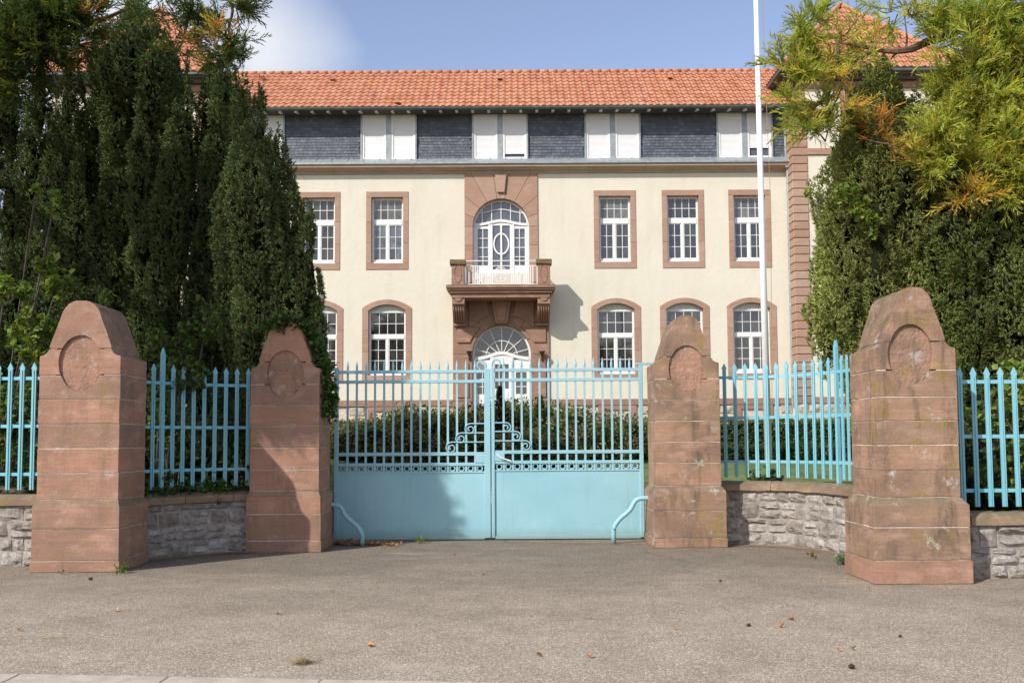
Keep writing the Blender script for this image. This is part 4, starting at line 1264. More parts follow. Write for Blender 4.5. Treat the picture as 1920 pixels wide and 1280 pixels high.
# ------------------------------------------------------------------ gate
DG = 14.7
gx0, gx1 = wx(627, 850, DG), wx(1206.5, 850, DG)
gxm0, gxm1 = wx(920.0, 850, DG), wx(921.6, 850, DG)
def gate_leaf(x0, x1, sgn, v, label):
    """sgn +1: leaf whose meeting stile is at x1. v: heights measured at this leaf's middle"""
    um = 765 if sgn > 0 else 1062
    Z = lambda q: wz(q, DG, um)
    g = thing('gate_leaf', ((x0+x1)/2, DG, 0), label, 'gate', 'two leaves of the turquoise iron gate')
    ztop1, ztop2, zm, zl, zp, zb = Z(v[0]), Z(v[1]), Z(v[2]), Z(v[3]), Z(v[4]), .035
    sw = .095 if sgn > 0 else .05
    mst, hst = (x1-sw, x1) if sgn > 0 else (x0, x0+sw), (x0, x0+.06) if sgn > 0 else (x1-.06, x1)
    MB().box(*mst, DG-.035, DG+.035, zb, ztop1+.04).part('stile', M['blue'], g, bevel=.005)
    MB().box(*hst, DG-.03, DG+.03, zb, ztop1+.07).part('stile', M['blue'], g, bevel=.005)
    xa, xb = (hst[1], mst[0]) if sgn > 0 else (mst[1], hst[0])
    for z, t in ((ztop1, .024), (ztop2, .024), (zm, .026), (zl, .024)):
        MB().box(xa, xb, DG-.022, DG+.022, z-t, z+t).part('rail', M['blue'], g, bevel=.003)
    pan = MB(); nx, nz = 14, 6
    # slightly buckled sheet
    vs = []
    for j in range(nz+1):
        for i in range(nx+1):
            x = xa+(xb-xa)*i/nx; z = zb+(zp-zb)*j/nz
            d = 0 if i in (0, nx) or j in (0, nz) else noise.noise(Vector((x*1.3, z*1.5, 3)))*.012
            vs.append((x, DG-.006+d, z))
    fs = [(j*(nx+1)+i, j*(nx+1)+i+1, (j+1)*(nx+1)+i+1, (j+1)*(nx+1)+i) for j in range(nz) for i in range(nx)]
    n0 = len(vs); vs += [(a, b+.01, c) for a, b, c in vs]; fs += [tuple(q+n0 for q in f[::-1]) for f in fs]
    MB().add(vs, fs).part('sheet_panel', M['blue'], g, smooth=True)
    MB().box(xa, xb, DG-.018, DG+.012, zp-.001, zp+.022).part('rail', M['blue'], g)
    MB().box(xa, xb, DG-.022, DG+.016, zb-.015, zb+.03).part('rail', M['blue'], g)
    nb = 16; step = (xb-xa)/nb
    tip = Z(v[5])
    bm_ = MB().box(-.016, .016, -.012, .012, 0, tip-.14-zp-.02).mesh('bar'); bm_.materials.append(M['blue'])
    sm_ = MB().tube([(0, 0, 0), (0, 0, .05), (0, 0, .16)], [.017, .021, .002], 6).mesh('spear'); sm_.materials.append(M['blue'])
    rr = (zl-.024-zp-.022)/2
    pts = [(rr*.93*math.cos(q), 0, rr*.93*math.sin(q)) for q in [2*math.pi*i/16 for i in range(17)]]
    rg = MB().tube(pts, .012, 5, False).mesh('ring', smooth=True); rg.materials.append(M['blue'])
    for i in range(nb):
        if i: 
            x = xa+i*step
            b = put('bar', bm_, None, g, loc=(x, DG, zp+.02))
            put('spear', sm_, None, b, loc=(x, DG, tip-.15))
        put('ring', rg, None, g, loc=(xa+(i+.5)*step, DG, zp+.022+rr))
    # stepped scrolls against the meeting stile
    xs = x1-sw if sgn > 0 else x0+sw
    for u_c, v_c, v_l in v[6]:
        c = W(u_c, v_c, DG-.02); zl_ = Z(v_l); s = -sgn
        r0 = zl_-c.z
        pts = [(xs, DG-.02, zl_), (c.x-s*.05, DG-.02, zl_), (c.x+.0*s, DG-.02, zl_)]
        for i in range(1, 27):
            q = math.pi/2-i/26*math.pi*2.9; rad = r0*(1-.78*i/26)
            pts.append((c.x+s*rad*math.cos(q), DG-.02, c.z+rad*math.sin(q)))
        MB().tube(pts, .0105, 5).part('scroll', M['blue'], g)
    # top scroll curling away from the middle
    c = W(*v[7], DG); s = -sgn; pts = []
    for i in range(20):
        q = -R(10)+i/19*math.pi*1.45; rad = .072*(1-.25*i/19)
        pts.append((c.x-s*rad*math.cos(q), DG, c.z+rad*math.sin(q)))
    MB().tube([(pts[0][0], DG, ztop1)]+pts, [.018]*2+[.018-.009*i/19 for i in range(19)], 6).part('top_scroll', M['blue'], g)
    xa2, xb2 = (xs-.15, xs) if sgn > 0 else (xs, xs+.15)
    MB().box(xa2, xb2, DG-.03, DG+.03, zl+.02, zm-.02).part('lock_box', M['blue'], g, bevel=.004)
    if sgn < 0:
        MB().tube([(xs+.03, DG-.05, zm-.03), (xs+.10, DG-.06, zm-.09), (xs+.24, DG-.06, zm-.13)], .010, 5).part('handle', M['steelpole'], g)
        MB().box(x1-.10, x1+.16, DG-.03, DG+.03, ztop1+.07, ztop1+.10).part('hinge_strap', M['blue'], g)
    return g
gate_leaf(gx0, gxm0, 1, (697, 715.5, 851, 870.5, 886.5, 676, [(881.5, 804.5, 794.5), (864, 822, 812), (846, 839.5, 829)], (902, 685)),
          'left leaf of the turquoise iron gate, tree shadow across its sheet panel')
gate_leaf(gxm1, gx1, -1, (693, 711.5, 846.5, 865.5, 882, 671, [(949.5, 801.5, 791.6), (968, 818, 808), (986, 835.5, 825.5)], (931, 682)),
          'right leaf of the turquoise iron gate, fully sunlit sheet panel')
for s, u, lab in ((1, 651, 'bent turquoise pipe guard at the foot of the shaded left pillar'), (-1, 1182, 'bent turquoise pipe guard at the foot of the brown right pillar')):
    y = 14.05
    x0 = wx(617 if s > 0 else 1213, 945, y)
    zt = wz(946 if s > 0 else 934, y, u)
    pts = catmull([(x0-s*.1, y, zt), (x0+s*.08, y, zt), (x0+s*.17, y, zt-.04), (x0+s*.25, y, zt-.17), (x0+s*.40, y, zt-.30), (x0+s*.48, y, zt-.42), (x0+s*.49, y, zt-.56)], 6)
    pts[-1].z = 0
    g = put('pipe_guard', MB().tube(pts, .034, 10).mesh('pipe_guard', (x0, y, 0), smooth=True), M['blue'], None, loc=(x0, y, 0))
    tag(g, lab, 'pipe guard', 'bent pipes guarding the gate pillars')
# ------------------------------------------------------------------ flagpole
DF = 22.0
pf = wx(1439.5, 800, DF)
fp = thing('flagpole', (pf, DF, ground_h(0, DF)), 'tall white flagpole standing in front of the building right of the door', 'flagpole')
MB().tube([(pf, DF, ground_h(0, DF)), (pf-.03, DF, 6), (pf-.06, DF, 13.5)], [.088, .072, .050], 14).part('pole', M['steelpole'], fp, smooth=True)
MB().tube([(pf+.09, DF-.05, 1.9), (pf+.17, DF-.05, 7), (pf+.06, DF-.02, 13.4)], .006, 4).part('halyard', M['straw'], fp)
MB().tube([(pf, DF, 13.5), (pf, DF, 13.62)], [.07, .03], 10).part('finial', M['steelpole'], fp)

# ------------------------------------------------------------------ foliage machinery (numpy)
rs = np.random.RandomState(3)
def basis(dirs, roll=None):
    """rotation matrices whose z axis is dirs (N,3), random roll"""
    n = len(dirs); z = dirs/np.linalg.norm(dirs, axis=1, keepdims=True)
    a = rs.normal(size=(n, 3)) if roll is None else roll
    x = np.cross(a, z); x /= np.linalg.norm(x, axis=1, keepdims=True)+1e-9
    y = np.cross(z, x)
    return np.stack([x, y, z], axis=2)
def inst(name, tmpl, Rm, P, S, C, mat, parent=None, kind=None, shade=None):
    """bake template (verts, quads) at N transforms into one mesh with a colour attribute"""
    tv, tf = tmpl; tv = np.asarray(tv, dtype=np.float64); tf = np.asarray(tf, dtype=np.int64)
    N, nv = len(P), len(tv)
    V = np.einsum('nij,vj->nvi', Rm, tv)*np.asarray(S)[:, None, None]+P[:, None, :]
    V -= np.array(wloc(parent))[None, None, :]
    F = (tf[None, :, :]+(np.arange(N)*nv)[:, None, None]).reshape(-1, tf.shape[1])
    me = bpy.data.meshes.new(name)
    me.vertices.add(N*nv); me.vertices.foreach_set('co', V.reshape(-1).astype(np.float32))
    k = tf.shape[1]
    me.loops.add(len(F)*k); me.loops.foreach_set('vertex_index', F.reshape(-1).astype(np.int32))
    me.polygons.add(len(F)); me.polygons.foreach_set('loop_start', (np.arange(len(F))*k).astype(np.int32))
    me.update(calc_edges=True)
    ca = me.color_attributes.new('Col', 'FLOAT_COLOR', 'POINT')
    col = np.repeat(np.asarray(C), nv, axis=0)
    if shade is not None: col = col*np.tile(np.asarray(shade), N)[:, None]
    col = np.concatenate([col, np.ones((len(col), 1))], axis=1)
    ca.data.foreach_set('color', col.reshape(-1).astype(np.float32))
    return put(name, me, mat, parent, kind=kind)
def blade_cluster(n, length, width, spread, seed, back=.0, ntri=4):
    r = random.Random(seed); vs = []; fs = []; sh = []
    for i in range(n):
        a = 2*math.pi*i/n*2.4+r.uniform(-.3, .3); t = r.uniform(0, .6)*length
        el = r.uniform(spread*.5, spread)
        d = Vector((math.cos(a)*math.sin(el), math.sin(a)*math.sin(el), math.cos(el)))
        side = d.cross(Vector((0, 0, 1)))
        if side.length < .01: side = Vector((1, 0, 0))
        side = (side.normalized()*math.cos(a*1.7)+d.cross(side).normalized()*math.sin(a*1.7)).normalized()*width/2
        p0 = Vector((0, 0, t-back)); p1 = p0+d*length*r.uniform(.6, 1)
        pm = p0+(p1-p0)*.55
        b = len(vs)
        vs += [tuple(p0-side), tuple(p0+side), tuple(p1)]; fs.append((b, b+1, b+2))
        sh += [.85, .85, 1.12]
    return (vs, fs), sh
YEW_T, YEW_S = blade_cluster(5, .062, .021, 1.0, 1, .02)
_VN = np.random.RandomState(11).uniform(0, 1, (48, 48, 48))
def vnoise(p, sc):
    """trilinear value noise"""
    q = p*np.asarray(sc)+1000.0; i = np.floor(q).astype(int); f = q-i; f = f*f*(3-2*f); o = 0
    for dx in (0, 1):
        for dy in (0, 1):
            for dz in (0, 1):
                w = (f[:, 0] if dx else 1-f[:, 0])*(f[:, 1] if dy else 1-f[:, 1])*(f[:, 2] if dz else 1-f[:, 2])
                o = o+w*_VN[(i[:, 0]+dx) % 48, (i[:, 1]+dy) % 48, (i[:, 2]+dz) % 48]
    return o
def lobes_to_points(lobes, density):
    """lobes: (x, y, z, rx, ry, rz, upness). Points on and just under each lobe's skin, with directions"""
    Ps, Ds, Ks = [], [], []
    for k, (x, y, z, rx, ry, rz, up) in enumerate(lobes):
        area = 4*math.pi*((rx*ry)**1.6/3+(rx*rz)**1.6/3+(ry*rz)**1.6/3)**(1/1.6)
        n = int(area*density)
        d = rs.normal(size=(n, 3)); d /= np.linalg.norm(d, axis=1, keepdims=True)
        # flutes: radius modulated so that the lobe reads as bunched plumes
        ph = rs.uniform(0, 6.28, 6)
        az = np.arctan2(d[:, 1], d[:, 0])
        mod = 1+.10*np.sin(3*az+ph[0]+2*d[:, 2])+.09*np.sin(7*az+ph[1]+5*d[:, 2]+ph[5])+.09*np.sin(9*d[:, 2]+ph[2]+2*az)+.05*np.sin(19*d[:, 2]+ph[3]+9*az)
        r = mod*(1-np.abs(rs.normal(0, .07, n)))
        taper = np.where(d[:, 2] > 0, (1-.35*d[:, 2]**2), 1.0)
        p = np.stack([x+d[:, 0]*rx*r*taper, y+d[:, 1]*ry*r*taper, z+d[:, 2]*rz*r], axis=1)
        g1 = vnoise(p, (4.5, 4.5, 2.6))+.5*vnoise(p+7, (11, 11, 8))
        p = p+d*np.array([1, 1, .3])*((g1-.75)*.26)[:, None]
        sel = g1 > rs.uniform(.38, .58, n)
        p, d = p[sel], d[sel]; n = len(p); 
        dd = d*np.array([1/rx, 1/ry, 1/rz])*min(rx, ry, rz); dd = dd/np.linalg.norm(dd, axis=1, keepdims=True)
        dd = dd*.75+np.array([0, 0, up*1.25])+rs.normal(0, .25, (n, 3))
        Ps.append(p); Ds.append(dd); Ks.append(np.full(n, k))
    P, D, K = np.concatenate(Ps), np.concatenate(Ds), np.concatenate(Ks)
    keep = np.ones(len(P), bool)
    for k, (x, y, z, rx, ry, rz, up) in enumerate(lobes):
        q = ((P[:, 0]-x)/rx)**2+((P[:, 1]-y)/ry)**2+((P[:, 2]-z)/rz)**2
        keep &= (q > .60) | (K == k)
    back = np.array([lobes[k][1] for k in K])
    keep &= ~((P[:, 1]-back > .08) & (rs.uniform(size=len(P)) > .22))
    keep &= ~((np.abs(P[:, 0])/P[:, 1] > .60) & (rs.uniform(size=len(P)) > .4))
    return P[keep], D[keep], K[keep]
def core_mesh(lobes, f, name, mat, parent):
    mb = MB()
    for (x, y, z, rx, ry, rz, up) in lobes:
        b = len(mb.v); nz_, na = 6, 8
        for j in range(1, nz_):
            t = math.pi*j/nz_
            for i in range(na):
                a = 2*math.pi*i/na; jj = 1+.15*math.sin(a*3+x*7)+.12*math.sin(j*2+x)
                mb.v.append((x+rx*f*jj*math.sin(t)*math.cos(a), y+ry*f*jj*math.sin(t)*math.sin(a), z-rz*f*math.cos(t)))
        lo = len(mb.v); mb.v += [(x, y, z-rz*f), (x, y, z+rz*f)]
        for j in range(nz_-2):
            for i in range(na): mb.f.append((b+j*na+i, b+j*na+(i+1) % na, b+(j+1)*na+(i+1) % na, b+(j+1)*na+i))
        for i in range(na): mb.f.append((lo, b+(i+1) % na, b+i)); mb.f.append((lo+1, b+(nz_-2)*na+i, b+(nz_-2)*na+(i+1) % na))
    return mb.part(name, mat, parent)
def interp(prof, x):
    if x <= prof[0][0]: return prof[0][1]
    for (a, b), (c, d) in zip(prof, prof[1:]):
        if a <= x <= c: return b+(d-b)*(x-a)/(c-a)
    return prof[-1][1]
def yew(base, label, prof, y0, y1, gz, dens, seed, hue=(.105, .138, .055), tips=(), rx=(.26, .42), fill=30, zmin=.9, edge=None, bot=None):
    """prof: crown height over x; tips: explicit (x, z, y) plume tops"""
    r = random.Random(seed)
    t = thing('yew_tree', (*base, gz), label, 'tree', 'dark columnar yews behind the railings')
    lobes = []
    for (x, z, y) in tips:
        w = r.uniform(.15, .22); l = r.uniform(1.1, 1.6)
        lobes.append((x, y, z-l*.92, w, w, l, .8))
        lobes.append((x+(base[0]-x)*.14+r.uniform(-.04, .04), y+.1, z-l*2.0, w*1.3, w*1.3, l*1.1, .7))
    xs0, xs1 = prof[0][0], prof[-1][0]
    for k in range(fill):
        x = r.uniform(xs0, xs1); y = r.uniform(y0, y1); top = interp(prof, x)
        zb_ = interp(bot, x) if bot else gz+zmin
        z = zb_+(top-zb_)*r.random()**.85
        w = r.uniform(*rx); l = r.uniform(.7, 1.25)
        z = min(z, top-l*1.02)
        z = max(z, zb_+l*.5)
        # keep the widest plumes away from the outline
        w_ = min(w, max(.12, (x-xs0)*.9+.02), max(.12, (xs1-x)*.9+.02))
        lobes.append((x, y-(.25 if z < 3.5 else 0)*0, z, w_, w_, l, .65))
    P, D, K = lobes_to_points(lobes, dens)
    keep = P[:, 2] > gz+.25
    if bot: keep &= P[:, 2] > np.interp(P[:, 0], [q[0] for q in bot], [q[1] for q in bot])+rs.uniform(-.12, .12, len(P))
    P, D, K = P[keep], D[keep], K[keep]
    Rm = basis(D)
    S = rs.uniform(.75, 1.3, len(P))
    lh = rs.uniform(.75, 1.3, len(lobes))[K]
    base_c = np.array(hue)[None, :]*lh[:, None]*rs.uniform(.82, 1.18, (len(P), 1))
    yel = (rs.uniform(size=len(P)) < .10)
    base_c[yel] *= np.array([1.35, 1.3, 1.1])
    br = (rs.uniform(size=len(P)) < .02)
    base_c[br] = np.array([.13, .075, .03])
    inst('crown', YEW_T, Rm, P, S, base_c, M['needle'], t, shade=YEW_S)
    core_mesh([q for q in lobes if not bot or q[2]-q[5]*.66 > interp(bot, q[0])], .52, 'crown_shade_core', M['core'], t)  # added dark core stops light and shows as shade in the gaps
    mb = MB()
    bx_, by_ = base
    for k in range(6):
        lo = r.choice(lobes)
        mb.tube(catmull([(bx_+r.uniform(-.15, .15), by_, gz-.1), (bx_+(lo[0]-bx_)*.4, by_+(lo[1]-by_)*.3, gz+1.3), (bx_+(lo[0]-bx_)*.8, lo[1]+.1, gz+(lo[2]-gz)*.8)], 5), [.12-.09*i/10 for i in range(11)], 6)
    mb.part('trunk', M['bark'], t)
    return t
def at(u, v, D): return W(u, v, D)
def tipsat(lst): return [(W(u, v, D).x, W(u, v, D).z, D) for u, v, D in lst]
def profat(lst, D): return [(W(u, v, D).x, W(u, v, D).z) for u, v in lst]
# left yews
yew((-8.1, 17.0), 'dark yew at the left edge behind the far left pillar', profat([(-140, 200), (0, 110), (80, 75), (130, 110), (190, 200), (235, 330)], 16.6), 15.9, 18.0, .3, 800, 21,
    tips=tipsat([(25, 110, 16.4), (78, 72, 16.6), (62, 190, 16.0), (128, 118, 16.5), (150, 160, 16.9), (-40, 150, 16.5), (105, 230, 15.9), (20, 290, 15.9), (145, 300, 15.9)]), fill=46)
yew((-6.0, 17.3), 'tallest dark yew on the left, its plumes reaching over the hidden wing roof', profat([(150, 330), (200, 110), (250, 60), (290, 45), (350, 110), (400, 110), (440, 150), (455, 260)], 17.0), 16.2, 18.3, .3, 800, 22,
    tips=tipsat([(262, 14, 17.4), (215, 120, 16.4), (243, 42, 16.8), (285, 66, 16.4), (318, 100, 16.5), (352, 140, 16.5), (390, 128, 16.8), (424, 108, 17.0), (408, 160, 16.4), (330, 230, 16.2), (262, 180, 16.1), (435, 190, 16.9), (300, 330, 16.1), (385, 300, 16.2)]), fill=54)
yew((-3.9, 16.4), 'narrow dark yew with stepped spires nearest the building on the left', profat([(425, 380), (455, 290), (490, 280), (520, 380), (545, 470), (560, 560), (575, 640)], 15.6), 15.0, 16.4, .2, 900, 23,
    tips=tipsat([(456, 182, 15.8), (475, 200, 15.6), (488, 178, 15.7), (503, 244, 15.6), (520, 268, 15.5), (536, 310, 15.5), (553, 352, 15.4), (566, 400, 15.4), (578, 408, 15.3), (586, 452, 15.3), (592, 500, 15.3), (592, 570, 15.2), (470, 330, 15.2), (520, 420, 15.1)]), rx=(.2, .34), fill=44)
# right yews
yew((5.9, 14.4), 'green yew rising to two points on the right in front of the wing', profat([(1552, 500), (1575, 360), (1605, 270), (1640, 150), (1665, 160), (1700, 240), (1730, 280)], 13.6), 13.0, 14.6, .0, 920, 24, hue=(.23, .26, .08),
    tips=tipsat([(1640, 112, 13.8), (1657, 130, 13.8), (1618, 205, 13.5), (1672, 170, 13.7), (1600, 215, 13.5), (1576, 300, 13.3), (1590, 250, 13.4), (1600, 262, 13.2), (1690, 190, 13.7), (1715, 215, 13.8), (1566, 345, 13.2), (1560, 430, 13.2), (1640, 260, 13.0)]), fill=42,
    bot=profat([(1500, 560), (1545, 580), (1590, 650), (1620, 780), (1730, 860)], 13.2))
yew((7.6, 14.2), 'broad yew at the right edge half covered by yellow-green sprays', profat([(1690, 330), (1740, 230), (1800, 200), (1900, 180), (2050, 200)], 13.8), 12.6, 14.8, .0, 820, 25, hue=(.150, .185, .055),
    tips=tipsat([(1730, 200, 13.8), (1765, 170, 13.8), (1820, 170, 13.8), (1870, 150, 13.9), (1760, 330, 13.0), (1820, 380, 12.8), (1890, 400, 12.8), (1940, 250, 13.4)]), fill=52)

# --- feathery conifer (sequoia) sprays
def spray_template(seed, n=11, L=.30):
    r = random.Random(seed); vs = []; fs = []; sh = []
    def cord(p, d, l, w):
        side = d.cross(Vector((r.uniform(-1, 1), r.uniform(-1, 1), r.uniform(-1, 1)))).normalized()*w/2
        q = p+d*l; b = len(vs)
        vs.extend([tuple(p-side), tuple(p+side), tuple(q)]); fs.append((b, b+1, b+2)); sh.extend([.85, .85, 1.15])
    ax = Vector((0, 0, 1))
    cord(Vector((0, 0, 0)), ax, L, .011)
    for i in range(n):
        t = (i+.5)/n; p = Vector((0, 0, L*t)); a = r.uniform(0, 6.28)
        el = r.uniform(.45, .85); d = Vector((math.cos(a)*math.sin(el), math.sin(a)*math.sin(el)*.5, math.cos(el))).normalized()
        l = L*.5*(1-.5*t)*r.uniform(.7, 1.2)
        cord(p, d, l, .015)
        for k in range(2): cord(p+d*l*(.3+.35*k), (d+Vector((r.uniform(-.8, .8), r.uniform(-.6, .6), .3))).normalized(), l*.5, .013)
    return (vs, fs), sh
SP = [spray_template(s) for s in (1, 2, 3)]
def conifer(base, gz, label, blobs, limbs, seed, palette, dens=1.0, trunk=True, H=14):
    """blobs: (x, y, z, r, amount); limbs: lists of points"""
    t = thing('sequoia_tree', (*base, gz), label, 'tree', 'feathery sequoias behind the railings')
    r = random.Random(seed)
    mb = MB()
    if trunk:
        mb.tube([(base[0], base[1], gz-.2), (base[0]+.05, base[1], gz+1), (base[0], base[1], gz+H*.5), (base[0], base[1], gz+H)], [.6, .42, .3, .06], 12)
        mb.part('trunk', M['bark'], t)
    lp = []
    for l in limbs:
        pts, r0 = l
        q = catmull(pts, 7); n = len(q)
        q = [p+Vector(noise.noise_vector(p*2.0))*.06 for p in q]
        MB().tube(q, [max(.008, r0*(1-.85*i/(n-1))) for i in range(n)], 6).part('branch', M['bark'], t)
        lp += q
    LPT = np.array([tuple(p) for p in lp]) if lp else None
    tw = MB(); Ps, Ds, Cs = [], [], []
    for (x, y, z, rad, amount, *pal) in blobs:
        c = Vector((x, y, z))
        anchor = Vector(LPT[np.argmin(((LPT-np.array((x, y, z)))**2).sum(1))]) if LPT is not None else c
        nt = max(3, int(amount/14))
        cp = palette[0] if not pal else palette[pal[0]]
        for k in range(nt):
            d = Vector((r.gauss(0, 1), r.gauss(0, 1), r.gauss(0, .8))).normalized()
            e = c+Vector((d.x*1.15, d.y, d.z*.85))*rad*r.uniform(.35, 1.25)
            st = anchor.lerp(c, r.uniform(.2, .8))
            pts = catmull([st, st.lerp(e, .5)+Vector((0, 0, -.04+r.uniform(-.05, .05))), e], 3)
            tw.tube(pts, [.010-.007*i/(len(pts)-1) for i in range(len(pts))], 3, False)
            m = max(2, int(amount/nt))
            for _ in range(m):
                f = r.uniform(.25, 1.0); p = pts[min(len(pts)-1, int(f*(len(pts)-1)))]+Vector((r.gauss(0, .05), r.gauss(0, .05), r.gauss(0, .05)))*rad*1.6
                dr = (e-st).normalized()*.8+Vector((r.gauss(0, .55), r.gauss(0, .55), r.gauss(0.12, .45)))
                Ps.append(tuple(p)); Ds.append(tuple(dr))
                g = cp[0] if r.random() > cp[2] else cp[1]
                m_ = r.uniform(.6, 1.35); Cs.append((g[0]*m_*r.uniform(.85, 1.15), g[1]*m_, g[2]*m_))
    tw.part('twigs', M['twig'], t, kind='stuff')
    P, D, C = np.array(Ps), np.array(Ds), np.array(Cs)
    N = len(P)
    for k in range(3):
        s = slice(k, N, 3)
        inst('foliage', SP[k][0], basis(D[s]), P[s], rs.uniform(.7, 1.3, len(P[s])), C[s], M['spray'], t, shade=SP[k][1])
    return t
def blob(u, v, D, rpx, amount, *pal):
    p = W(u, v, D); return (p.x, p.y, p.z, rpx/F_PX*D, amount, *pal)
YG = ((.52, .53, .10), (.34, .37, .09), .28)
YO = ((.62, .52, .10), (.66, .40, .10), .3)
GR = ((.36, .42, .08), (.50, .48, .09), .3)
DG_ = ((.07, .11, .03), (.20, .20, .04), .2)
OR = ((.62, .32, .09), (.50, .42, .08), .35)
Rb = []
for (u, v, rp_, am, *pl_) in [(1500, 60, 42, 260, 2), (1470, 100, 30, 110, 2), (1540, 25, 34, 170, 2), (1500, 140, 38, 190), (1555, 110, 42, 230), (1480, 180, 26, 70), (1530, 185, 34, 150, 2),
     (1590, 60, 36, 110), (1640, 75, 40, 170, 1), (1660, 35, 34, 140), (1700, 20, 36, 190), (1650, 10, 28, 90, 2), (1575, 135, 34, 130, 1), (1610, 100, 30, 80),
     (1530, 245, 34, 130), (1500, 250, 26, 60, 2), (1550, 215, 30, 90), (1480, 215, 20, 40), (1545, 200, 28, 60, 1), (1600, 215, 26, 60, 1),
     (1770, 20, 34, 170, 2), (1815, 50, 50, 420, 2), (1870, 40, 70, 700, 2), (1930, 60, 70, 500, 2), (1820, 110, 60, 520), (1880, 120, 65, 620, 2), (1795, 130, 38, 150), (1765, 95, 26, 60),
     (1860, 190, 60, 560), (1800, 190, 55, 430), (1755, 190, 34, 130), (1920, 190, 60, 480), (1735, 230, 34, 110), (1770, 250, 50, 300),
     (1830, 250, 60, 560), (1900, 270, 60, 540), (1790, 310, 52, 400), (1850, 320, 60, 500), (1740, 300, 34, 100), (1770, 355, 36, 220, 1), (1820, 370, 34, 180, 1), (1890, 350, 46, 260), (1920, 330, 50, 300),
     (1655, 240, 30, 120, 3), (1640, 215, 22, 50, 3), (1670, 270, 24, 60, 3), (1595, 195, 18, 40, 1), (1990, 150, 90, 500, 2), (1990, 280, 80, 400)]:
    Rb.append(blob(u, v, 12.6+((u*7+v*3) % 10)*.09, rp_*(.95 if u < 1710 else 1.1), int(am*(.40 if u > 1710 else (.16 if (1560 < u and v < 160) else .34))), *pl_))
def LW(lst, D=12.9): return [W(u, v, D+dd) for u, v, dd in lst]
SR = conifer((9.3, 13.6), 0.0, 'yellow-green feathery sequoia with orange sprays leaning in from the right', Rb,
    [(LW([(2300, 60, .5), (1990, 20, .2), (1880, 20, 0), (1750, 78, 0), (1700, 98, -.1), (1640, 95, 0), (1575, 78, .1)]), .10),
     (LW([(1750, 78, 0), (1690, 100, 0), (1665, 120, 0)]), .035),
     (LW([(2300, 250, .5), (2000, 250, .2), (1900, 290, 0), (1830, 310, 0), (1700, 280, -.1), (1620, 262, 0)]), .05),
     (LW([(1640, 95, 0), (1590, 130, 0), (1565, 200, .1), (1548, 262, .1)]), .02),
     (LW([(1575, 78, 0), (1560, 130, 0), (1520, 90, .1), (1500, 50, .1)]), .022),
     (LW([(1700, 98, -.1), (1697, 60, 0), (1700, 20, 0)]), .018),
     (LW([(1548, 262, .1), (1530, 245, 0), (1500, 215, 0), (1480, 170, 0)]), .014),
     (LW([(2000, 380, .3), (1850, 380, 0), (1790, 340, 0)]), .03), (LW([(2300, 150, .5), (2000, 130, .2), (1880, 150, 0), (1760, 190, 0)]), .05)],
    31, [YG, YO, GR, OR])
Lb = []
for (u, v, rp_, am, *pl_) in [(30, 30, 80, 900), (110, 20, 70, 800), (180, 14, 40, 170), (235, 0, 40, 170, 1), (60, 100, 70, 520), (140, 80, 40, 90), (-60, 60, 90, 600), (0, 160, 60, 260),
     (310, 30, 34, 120), (350, 10, 40, 200), (400, 25, 44, 260), (430, 70, 36, 190), (390, 80, 36, 180, 2), (445, 15, 40, 200), (470, 15, 24, 90), (470, 90, 18, 50), (400, 120, 30, 110), (440, 110, 26, 90), (290, 90, 22, 60), (330, 60, 26, 80), (350, 100, 24, 60),
     (385, 50, 22, 60, 2), (175, 15, 30, 60, 2), (270, 10, 34, 120)]:
    Lb.append(blob(u, v, 14.0+((u*7+v*3) % 10)*.1, rp_, int(am*(.75 if u < 160 else .26)), *pl_))
# high boughs of the same tree outside the frame; they shade the left pillar and the gate
rq = random.Random(99)
for x in (-8.3, -7.8, -7.3, -6.88):
    for z in (6.45, 6.95, 7.5, 8.05):
        if x > -7 and z > 7.6: continue
        Lb.append((x+rq.uniform(-.08, .08), 9.45+rq.uniform(-.3, .3), z+rq.uniform(-.08, .08), .34, 420))
for (x, y, z, r_, am) in [(-8.8, 10.0, 7.2, .8, 500), (-9.2, 11.2, 7.4, .9, 500), (-9.0, 12.0, 8.0, .9, 500), (-6.42, 9.5, 6.62, .17, 90)]:
    Lb.append((x, y, z, r_, am))
SL = conifer((-10.2, 14.6), .1, 'dark feathery sequoia overhanging the top left corner', Lb,
    [(LW([(-500, -60, 1), (-200, 40, .8), (0, 62, .6), (120, 62, .6), (190, 38, .8), (260, 8, 1)], 13.8), .11),
     (LW([(-200, -150, 1), (100, -60, .7), (300, -40, .8), (360, 0, .7), (345, 70, .8), (325, 110, .8)], 13.8), .07),
     (LW([(100, -60, .7), (300, -60, .8), (420, -10, .7), (430, 60, .8), (440, 110, .8)], 13.8), .05),
     ([Vector((-10.2, 14.6, 7.5)), Vector((-9.2, 12.3, 7.3)), Vector((-8.6, 10.4, 7.2)), Vector((-7.8, 9.6, 7.1)), Vector((-6.7, 9.45, 6.9))], .12)],
    32, [DG_, ((.20, .25, .055), (.32, .32, .07), .3), OR])
